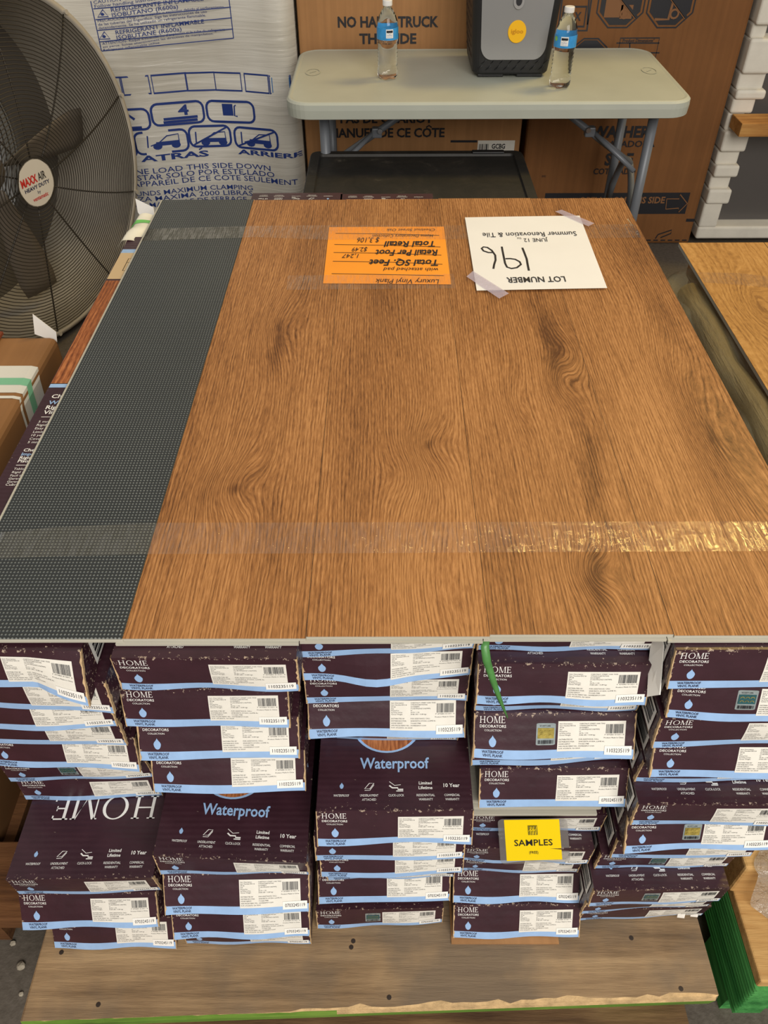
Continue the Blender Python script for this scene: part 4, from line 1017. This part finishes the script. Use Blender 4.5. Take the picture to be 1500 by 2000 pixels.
# water bottles
gw = G('water_bottle_clear'); gw.base((1., 1., 1.)); gw.b.inputs['Roughness'].default_value = .03; gw.b.inputs['IOR'].default_value = 1.36; gw.b.inputs['Transmission Weight'].default_value = 1; gw.b.inputs['Specular IOR Level'].default_value = .7; gw = gw.m
m_cap = mat('white_cap', (236, 234, 230), .45); m_blabel = mat('blue_bottle_label', (58, 150, 214), .35, var=.15, vs=60); m_lime = mat('lime_badge', (140, 200, 70), .4)
for px, py, turn, lab in ((757, 153, .2, 'water bottle with blue label at the left of the table'), (1092, 170, -.25, 'water bottle with blue label just right of the cooler')):
    c = atz(px, py, ZTb-.001); s_ = 1.0
    root = thing('water_bottle', c, lab, 'bottle', 'water bottles on the folding table')
    prof = [(.004, .004), (.018, .001), (.027, .003), (.0305, .010), (.0315, .025)]
    for k in range(7): z = .03+.0105*k; prof += [(.0305, z), (.0282, z+.005)]
    prof += [(.0315, .106), (.0322, .109), (.0322, .142), (.0315, .145), (.0295, .156), (.0245, .170), (.0175, .182), (.0125, .189), (.0118, .196)]
    V, Fc = lathe(prof, c, 40)
    V = [Vector(v) for v in V]
    for v in V:                                      # petal foot
        if v.z-c.z < .02:
            q = math.atan2(v.y-c.y, v.x-c.x); v.z += .003*(1+math.cos(5*q))*max(0, (.02-(v.z-c.z))/.02)*.5
    mk('bottle', (V, Fc), gw, root, smooth=True)
    mk('cap', lathe([(.0135, .194), (.0142, .195), (.0142, .207), (.013, .2085)], c, 40), m_cap, root)
    lb = lathe([(.0325, .110), (.0326, .111), (.0326, .140), (.0325, .141)], c, 40, cap=False); bl_ab = mk('bottle_label', lb, m_blabel, root, smooth=True)
    A = Art(); A.rect(-.011, .116, .011, .139, 0, 4, 1); A.rect(-.0095, .130, .0095, .136, 1, 4, 1, lift=2); A.poly([(-.006, .130), (0, .126), (.006, .130)], 1, lift=2); A.text('PURIFIED', 0, .1225, .0024, .016, 2, 'c', lift=2); A.text('drinking water', 0, .1185, .0018, .016, 2, 'c', lift=2)
    if turn < 0: A.poly([(-.029+.006*math.cos(k*PI/8), .132+.006*math.sin(k*PI/8)) for k in range(16)], 3)
    A.build('label_print', lambda x, z: (c.x+.0329*math.sin(x/.0329+turn), c.y-.0329*math.cos(x/.0329+turn), c.z+z), [m_sticker, m_ink, mat('label_blue_ink', (40, 110, 180), .4), m_lime], bl_ab, .0001, (0, -1, 0))

# black plastic bench box between table and pile
zbk = .53
b0, b1 = atz(604, 310, zbk), atz(1003, 293, zbk); f1 = atz(1072, 388, zbk)
ty_b = b1.y; ty_f = f1.y-.10; xk0, xk1 = b0.x, (b1.x+f1.x)/2
root = thing('plastic_work_box', ((xk0+xk1)/2, (ty_b+ty_f)/2, 0), 'dusty black plastic work box with recessed top between table and pile', 'storage box')
m_dust = G('dusty_black_plastic'); _o = m_dust.obj(); m_dust.base(m_dust.ramp(m_dust.noise(_o, 9, 6, .75, .5), [(.42, srgb(30, 28, 25)), (.62, srgb(42, 38, 33)), (.85, srgb(112, 104, 90))])); m_dust.b.inputs['Roughness'].default_value = .6; m_dust.bump(m_dust.noise(_o, 90, 3), .2, .002); m_dust = m_dust.m
rg = []
for ins, z, r in ((.05, 0, .03), (.03, zbk-.09, .03), (.0, zbk-.085, .03), (0, zbk-.006, .03), (.004, zbk, .026), (.03, zbk, .012), (.033, zbk-.007, .01)):
    rg.append([(x, y, z) for x, y in rrect(xk0+ins, xk1-ins, ty_f+ins, ty_b-ins, r, 5)])
mk('box_body', loft(rg), m_dust, root)
mk('handle_lip', box(xk1-.16, xk1-.06, ty_b-.034, ty_b-.012, zbk+.0002, zbk+.006, .002), m_black_plastic, root)

# ------------------------------------------------------------------ drum fan
DF = 2.36; hub = aty(38, 350, DF); RF = .485
ang = math.radians(64); nF = Vector((math.sin(ang), -math.cos(ang), .0)); uF = Vector((math.cos(ang), math.sin(ang), 0)); wF = Vector((0, 0, 1))
fanc = Vector((hub.x, hub.y, hub.z))
def fp(r, a, d=0): return fanc+uF*(r*math.cos(a))+wF*(r*math.sin(a))+nF*d
root = thing('drum_fan', (fanc.x, fanc.y, 0), 'large grey drum fan with wire grille at left', 'fan')
m_drum = mat('grey_fan_steel', (178, 170, 156), .45, metal=.1, var=.18, vs=5); m_wire = mat('dark_wire', (62, 56, 48), .45, metal=.3); m_blade = mat('fan_blade', (112, 102, 90), .5, metal=.1)
circ = lambda r, d, n=72: [fp(r, 2*PI*k/n, d) for k in range(n)]
dr = loft([circ(RF, -.34), circ(RF, -.005), circ(RF+.012, 0), circ(RF+.012, .012), circ(RF-.002, .012), circ(RF-.008, 0), circ(RF-.008, -.34)], cap=False)
mk('drum', dr, m_drum, root, smooth=True)
mk('back_ring', loft([circ(RF-.008, -.338), circ(RF*.66, -.345), circ(RF*.63, -.33), circ(RF*.66, -.325), circ(RF-.008, -.325)], cap=False), mat('back_ring_steel', (96, 90, 82), .5, metal=.2), root, smooth=True)
def bow(r): return .012+.05*(1-(r/RF)**2)
gr = []
nr = 40
for k in range(nr):
    r = .075+(RF-.085)*k/(nr-1); gr.append(tube([fp(r, 2*PI*i/56, bow(r)) for i in range(56)], .0014, 5, True))
mk('front_grille', join(*gr), m_wire, root, smooth=True)
for k in range(10):
    a = .18+2*PI*k/10; a0 = .12*RF
    mk('grille_spoke', tube([fp(.06+(RF-.055)*t, a+.08*(t-.5), bow(.06+(RF-.055)*t)-.004) for t in [i/8 for i in range(9)]], .0026, 6), m_wire, root, smooth=True)
    mk('grille_clip', tube([fp(RF+.004, a+.04, .012), fp(RF+.004, a+.04, .02)], .007, 8), m_drum, root)
gb = [tube([fp(r, 2*PI*i/40, -.345) for i in range(40)], .002, 4, True) for r in [.05+.02*k for k in range(14)]]
mk('back_grille', join(*gb), m_wire, root)
for k in range(4):
    a0 = math.radians((2, 92, 184, -82)[k]); V = []
    for i in range(9):
        t = i/8; r = .06+.36*t; hw = (.17+.17*t**.7)*(1 if t < .93 else .88)/2*1.2
        for j in range(5):
            q = (j/4-.5)*2; V.append(fp(math.hypot(r, 0), a0+q*hw*(1.6-.9*t)*1.05, -.13+q*.022*(1-.3*t)))
    bl = mk('blade', (V, [(i*5+j, i*5+j+1, i*5+j+6, i*5+j+5) for i in range(8) for j in range(4)]), m_blade, root, smooth=True); sd = bl.modifiers.new('s', 'SOLIDIFY'); sd.thickness = .003
mk('motor', loft([circ(.10, -.33, 32), circ(.10, -.2, 32), circ(.06, -.18, 32), circ(.05, -.11, 32)]), m_blade, root, smooth=True)
A = Art(); A.poly([(.066*math.cos(k*PI/20), .066*math.sin(k*PI/20)) for k in range(40)], 0)
A.line([(.067*math.cos(k*PI/20), .067*math.sin(k*PI/20)) for k in range(40)], .006, 3, True)
A.text('MAXX', -.056, .003, .021, .062, 1, bold=.04, lift=2); A.text('AIR', .01, .003, .021, .03, 3, bold=.02, lift=2); A.text('HEAVY DUTY', -.05, -.014, .01, .098, 2, bold=.03, lift=2); A.text('by', -.006, -.029, .009, None, 2, lift=2); A.text('ventamatic', -.03, -.045, .011, .06, 1, bold=.02, lift=2)
A.build('badge_plate', lambda x, z: tuple(fp(0, 0, .066)+uF*x+wF*z), [mat('plate_cream', (206, 198, 184), .4), mat('red_ink', (190, 44, 34), .5), m_navy, m_wire], root, .0006, nF)
for d in (-.30, -.06):
    for q_ in (1.35, 1.65):
        e_ = fp(RF*.8, PI*(q_-.05 if q_ < 1.5 else q_+.05), d); mk('foot', tube([fp(RF+.004, PI*(q_+(.03 if q_ < 1.5 else -.03)), d), Vector((e_.x, e_.y, .018))], .014, 8), m_wire, root, smooth=True)
    mk('foot_rail', tube([Vector((fp(RF*.95, PI*1.3, d).x, fp(RF*.95, PI*1.3, d).y, .016)), Vector((fp(RF*.95, PI*1.7, d).x, fp(RF*.95, PI*1.7, d).y, .016))], .016, 8), m_wire, root, smooth=True)

# things seen through the fan
o1 = thing('wrapped_appliance', (-1.95, 3.35, 0), 'white film wrapped appliance with blue print seen through the fan', 'appliance')
mk('film_body', box(-2.02, -1.50, 3.2, 3.8, 0, 1.6, .03), mat('bright_white_film', (240, 240, 240), .35, var=.02, vs=3), o1)
A = Art()
for k in range(4): A.rect(-2.0+.12*k, .2, -1.985+.12*k, 1.4, 0)
A.frame(-1.9, .5, -1.6, .8, .012); A.build('printing', lambda x, z: (x, 3.2, z), [m_navy_print], o1, .002, (0, -1, 0))
o = mk('brown_crate', box(-2.9, -2.06, 3.0, 3.7, 0, 1.5, .01), lumber('red_brown', (124, 84, 60), (92, 60, 42), (56, 36, 26), 'z')); tagit(o, 'dark red-brown crate seen behind the fan blades', 'crate')
o = mk('green_bin', box(-2.45, -1.95, 2.75, 2.98, 0, .62, .06, 4), mat('green_bin_plastic', (52, 112, 72), .5)); tagit(o, 'dark green bin seen behind the fan hub', 'bin')

# ------------------------------------------------------------------ left neighbour stack
ZLs = .60
lx = atz(112, 655, ZLs).x
m_lam = lumber('reddish_laminate', (150, 84, 56), (122, 62, 40), (78, 38, 24), 'y')
yL1 = atz(112, 655, ZLs).y; yL0 = -.15  # near end of the stack lengthened out of view to shade the floor
root = thing('brown_carton', (lx-.12, (yL0+yL1)/2, .17), 'long brown cardboard carton with white and green strap at left', 'carton')
mk('carton_body', box(lx-.30, lx, yL0, yL1, .17, ZLs, .014, 3), cardboard('tan_cardboard', (150, 108, 68)), root)
ys = atz(60, 760, ZLs).y
m_strap_w = mat('white_strap', (228, 226, 216), .5); m_strap_g = mat('mint_strap', (130, 196, 158), .5)
def wrapband(y0, y1, e, m, nm):
    pts = [(lx-.10, ZLs+e), (lx-.016, ZLs+e), (lx-.004, ZLs-.003+e), (lx+e, ZLs-.016), (lx+e, .45)]
    V = []; 
    for i, (x, z) in enumerate(pts): V += [(x, y0-.03*(i > 2)*(i-2)*.6, z), (x, y1-.03*(i > 2)*(i-2)*.6, z)]
    mk(nm, (V, [(2*i, 2*i+2, 2*i+3, 2*i+1) for i in range(len(pts)-1)]), m, root)
wrapband(ys-.012, ys+.075, .001, m_strap_w, 'strap_tape'); wrapband(ys+.012, ys+.034, .0016, m_strap_g, 'strap_stripe'); wrapband(ys-.03, ys-.022, .0012, m_strap_w, 'strap_edge')
root2 = thing('laminate_plank', (lx-.4, .3, ZLs), 'reddish brown laminate plank lying on the left carton stack', 'plank')
mk('wood_face', box(lx-.75, lx-.105, .3, yL1+.0, ZLs+.003, ZLs+.010, .001, 1), m_lam, root2)
o = mk('brown_carton', box(lx-.85, lx-.302, yL0+.02, yL1-.02, .17, ZLs+.0015, .012), m_board); tagit(o, 'brown carton under the reddish plank at far left', 'carton')
tl_ = [(lx-.75, 1.02, ZLs+.0108), (lx-.06, 1.05, ZLs+.0112), (lx-.06, 1.12, ZLs+.0112), (lx-.75, 1.1, ZLs+.0108)]
o = mk('packing_tape', (tl_, [(0, 1, 2, 3)]), film_mat('wrinkled_tape', (200, 180, 160), .25, .15, .8, 30)); tagit(o, 'wrinkled clear tape across the reddish plank at left', 'tape')
p = [aty(64, 613, yL1+.002), aty(110, 648, yL1+.002), aty(112, 668, yL1), aty(68, 652, yL1)]
shard('carton_flap', p, m_flap, 'bright white flap standing at the end of the left brown carton', 'flap')
# lower cartons and pallet at the left
o = mk('neighbour_pallet', join(box(-1.5, atz(82, 1800, .165).x, .44, .56, .13, .165, .003), box(-1.5, -.6, .70, .85, .13, .165, .003), box(-1.5, -.6, 1.1, 1.25, .13, .165, .003), box(-.75, -.62, .46, 1.3, .02, .13), box(-1.4, -1.27, .46, 1.3, .02, .13)), lumber('shaded_lumber', (128, 88, 54), (98, 64, 38), (60, 38, 24), 'x')); tagit(o, 'shaded brown pallet on the floor at left', 'pallet')  # lumber colour darkened to stand in for the shade in the gap
def atx(px, py, X):
    x, y, d = ray(px, py); t = X/x; return Vector((X, y*t, CZ-d*t))
p = [atx(0, 1480, lx+.012), atx(60, 1500, lx+.012), atx(44, 1600, lx+.010), atx(22, 1640, lx+.014), atx(0, 1650, lx+.012), atx(-60, 1600, lx+.012)]
shard('torn_cardboard', p, cardboard('shaded_cardboard', (112, 78, 46)), 'torn brown cardboard piece hanging low at left beside the cartons', 'cardboard', .004)  # kraft colour darkened to imitate the deep shade down here
for i, (px, py, r) in enumerate(((42, 1888, .007), (26, 1843, .005), (42, 1942, .004), (8, 1660, .01))):
    p = atz(px, py, 0)
    R = random.Random(i); bm = bmesh.new(); bmesh.ops.create_icosphere(bm, subdivisions=2, radius=r)
    for v in bm.verts: v.co *= R.uniform(.8, 1.15); v.co.z *= .6; v.co += p+Vector((0, 0, r*.5))
    o = mk('pebble', bm_out(bm), mat('pebble_stone', (170, 160, 142), .8)); tagit(o, ['roundest pale pebble on the floor left of the pallet', 'pebble on the floor just below the left pallet', 'small pebble on the floor nearest the bottom left corner', 'pale chip on the floor under the torn cardboard'][i], 'pebble')
# white tape roll end and flap at the far left corner of the pile
zr = ZT-.03
p = [aty(265, 388, 1.62), aty(300, 405, 1.60), aty(303, 425, 1.58), aty(285, 437, 1.58), aty(270, 415, 1.61)]
shard('carton_flap', p, m_flap, 'bright white flap at the far left corner of the pile', 'flap')
zw = PLANK_Z-.010
def PW_(u, v):
    pl = [(262, 428), (247, 448), (228, 474)]; pr = [(303, 420), (290, 446), (266, 472)]
    t = v*2; i = min(1, int(t)); f = t-i
    a = atz(pl[i][0]*(1-f)+pl[i+1][0]*f, pl[i][1]*(1-f)+pl[i+1][1]*f, zw); b = atz(pr[i][0]*(1-f)+pr[i+1][0]*f, pr[i][1]*(1-f)+pr[i+1][1]*f, zw)
    q = a.lerp(b, u); q.z += .006*math.sin(PI*u)-.03*max(0, .3-u)+.002*math.sin(9*v+4*u); return q
root = thing('strap_wrap', atz(265, 450, zw), 'cream strap tape with green stripe folded over the far left corner', 'strap')
mk('strap_tape', grid(PW_, 10, 14), mat('cream_strap', (226, 222, 206), .45, var=.05, vs=50), root, smooth=True)
mk('green_stripe', grid(lambda u, v: PW_(u, .22+.14*v)+Vector((0, 0, .0008)), 10, 3), mat('bright_green_strap', (110, 190, 96), .5), root, smooth=True)
p = [atz(1225, 428, PLANK_Z), atz(1240, 432, PLANK_Z-.01), atz(1262, 478, PLANK_Z-.03), atz(1254, 468, PLANK_Z-.002)]
shard('strap_tape', p, mat('cream_tape', (206, 198, 160), .5), 'cream strap tape over the right edge near the lot paper', 'tape')

# ------------------------------------------------------------------ right neighbour: oak planks over film wrapped cartons
ZR = .60
c0, c1 = atz(1325, 474, ZR), atz(1500, 492, ZR)
sx0 = c0.x; sy1 = c0.y; 
m_oak = wood_print('golden_oak_print', [(.09, .9, .05, .12, 5), (.1, .45, .04, .2, -4)], (200, 152, 90), (180, 132, 72), (140, 98, 52), 9.1, 70, .4)
for i in range(3):
    root = thing('vinyl_plank', (sx0+i*.2+.004*i, sy1-1.2, ZR-.009), ['golden oak plank at the left edge of the right pile', 'golden oak plank second from left on the right pile', 'golden oak plank furthest right on the right pile'][i], 'plank', 'golden oak planks on the right pile')
    x = sx0+i*.2
    mk('plank_core', box(x+.001, x+.199, sy1-1.2, sy1, ZR-.009, ZR-.0012, .0005, 1), m_core, root)
    mk('wood_face', box(x+.0008, x+.1992, sy1-1.2, sy1, ZR-.0011, ZR, .0002, 1), m_oak, root)
strip('packing_tape', [(1362, 532), (1440, 533), (1500, 540), (1600, 556)], [(1376, 552), (1440, 556), (1500, 562), (1600, 580)], ZR+.0012, 'clear tape across the golden oak planks at right')
NB = 7; ZB0 = DECK+.0185; hb = (ZR-.010-ZB0)/NB
R = random.Random(12)
for i in range(NB):
    d = R.uniform(-.012, .012)
    z = ZB0+i*hb
    o = mk('brown_carton', box(sx0+.03+d, sx0+.58+d, .62+R.uniform(0, .03), sy1-.03, z+.0006, z+hb-.0006, .010, 2), m_board); tagit(o, 'brown carton %s up in the film wrapped right pile' % ['lowest', 'second', 'third', 'fourth', 'fifth', 'sixth', 'topmost'][i], 'carton', 'brown cartons in the right pile')
fm_ = film_mat('grey_stretch_film', (158, 150, 118), .42, .16, .8, 6, (6, 1, 2.5), .012)
def PF(u, v):
    path = [(sx0+.055, ZR-.012), (sx0+.012, ZR-.02), (sx0-.045, ZR-.06), (sx0-.062, ZR-.13), (sx0-.058, ZR-.24), (sx0-.05, .20)]
    t = u*(len(path)-1); i = min(int(t), len(path)-2); f = t-i
    x = path[i][0]*(1-f)+path[i+1][0]*f; z = path[i][1]*(1-f)+path[i+1][1]*f
    k = math.sin(v*37+u*9)*.004+math.sin(v*15-u*14)*.006
    end = max(0, (v-.9)/.1); x += .06*end*end
    return (x-k, .60+(sy1-.02-.60)*v, z+k*.5)
o = mk('stretch_film', grid(PF, 30, 90), fm_, smooth=True); tagit(o, 'greyish clear stretch film bulging along the left side of the right pile', 'plastic film')
o = mk('film_roll', tube([(sx0-.012+.006*math.sin(k*1.3), .72+k*.075, ZR-.042+.004*math.cos(k*2)) for k in range(13)], .026, 12), film_mat('rolled_film', (190, 168, 116), .4, .16, .7, 8, (16, .7, 16), .010), smooth=True); tagit(o, 'twisted roll of stretch film along the right pile edge', 'plastic film')

# right pallet with green side board
gx = atz(1483, 1932, DECK).x; gy = atz(1483, 1932, DECK).y
m_green = lumber('green_painted_lumber', (84, 160, 84), (50, 118, 56), (22, 66, 30), 'y')
m_pine = lumber('pine_lumber', (208, 168, 108), (182, 138, 82), (136, 96, 54), 'x')
root = thing('wooden_pallet', (gx+.4, gy+.5, 0), 'pale wooden pallet with bright green side board at right', 'pallet')
def GB(u, v):                                         # ridged side board
    z = .055+(DECK-.006-.055)*v; return (gx-.004+.004*math.sin(v*34)**2, gy+1.1*u, z)
V, Fc = grid(GB, 8, 48); n = len(V)
V += [(gx+.038, gy, .055), (gx+.038, gy+1.1, .055), (gx+.038, gy+1.1, DECK-.005), (gx+.038, gy, DECK-.005)]
l0, r0_, l1, r1_ = 0, 8, 48*9, 48*9+8
Fc += [(n, n+1, r0_, l0), (n+3, l1, r1_, n+2), tuple([n, l0]+[j*9 for j in range(1, 49)]+[n+3]), (n+1, n+2, n+3, n)]
mk('side_board', (V, Fc), m_green, root)
for i, (a, b) in enumerate(((gy+.004, gy+.30), (gy+.33, gy+.55), (gy+.6, gy+.8), (gy+.85, gy+1.08))): mk('deck_board', box(gx-.002, gx+.95, a, b, DECK-.0045, DECK+.018, .003), m_pine, root)
for x in (gx+.42, gx+.88): mk('stringer', box(x, x+.04, gy+.01, gy+1.08, .0, DECK-.006), m_green, root)
for y in (gy+.02, gy+.6, gy+.98): mk('foot_block', box(gx-.002, gx+.95, y, y+.09, 0, .053), m_green, root)
zb_ = DECK+.0185
p = atz(1418, 1742, zb_)
o = mk('lumber_riser', box(p.x+.004, p.x+.7, p.y, p.y+.06, zb_, zb_+.085, .004), m_pine); tagit(o, 'pale grooved lumber riser standing on the right pallet', 'lumber')
def PB(u, v):
    x = p.x+.035+.5*u+.02*math.sin(v*7+1)*(1-u); y = gy+.06+(p.y+.058-gy-.06)*v; R1 = math.sin(u*17+v*5)*math.sin(v*23-u*4)+.6*math.sin(u*41+2)*math.sin(v*37)
    e = min(1, u*6, (1-v)*5, v*5); k = min(1, max(0, (y-p.y+.022)/.014)); return (x, y, zb_+.004+.084*k*k*(3-2*k)+e*(.024+.010*R1))
o = mk('crumpled_film', grid(PB, 46, 46), film_mat('crumpled_clear_film', (190, 184, 172), .42, .1, .9, 26, (1, 1, 1), .02), smooth=True); tagit(o, 'crumpled clear plastic film heaped on the right pallet', 'plastic film')
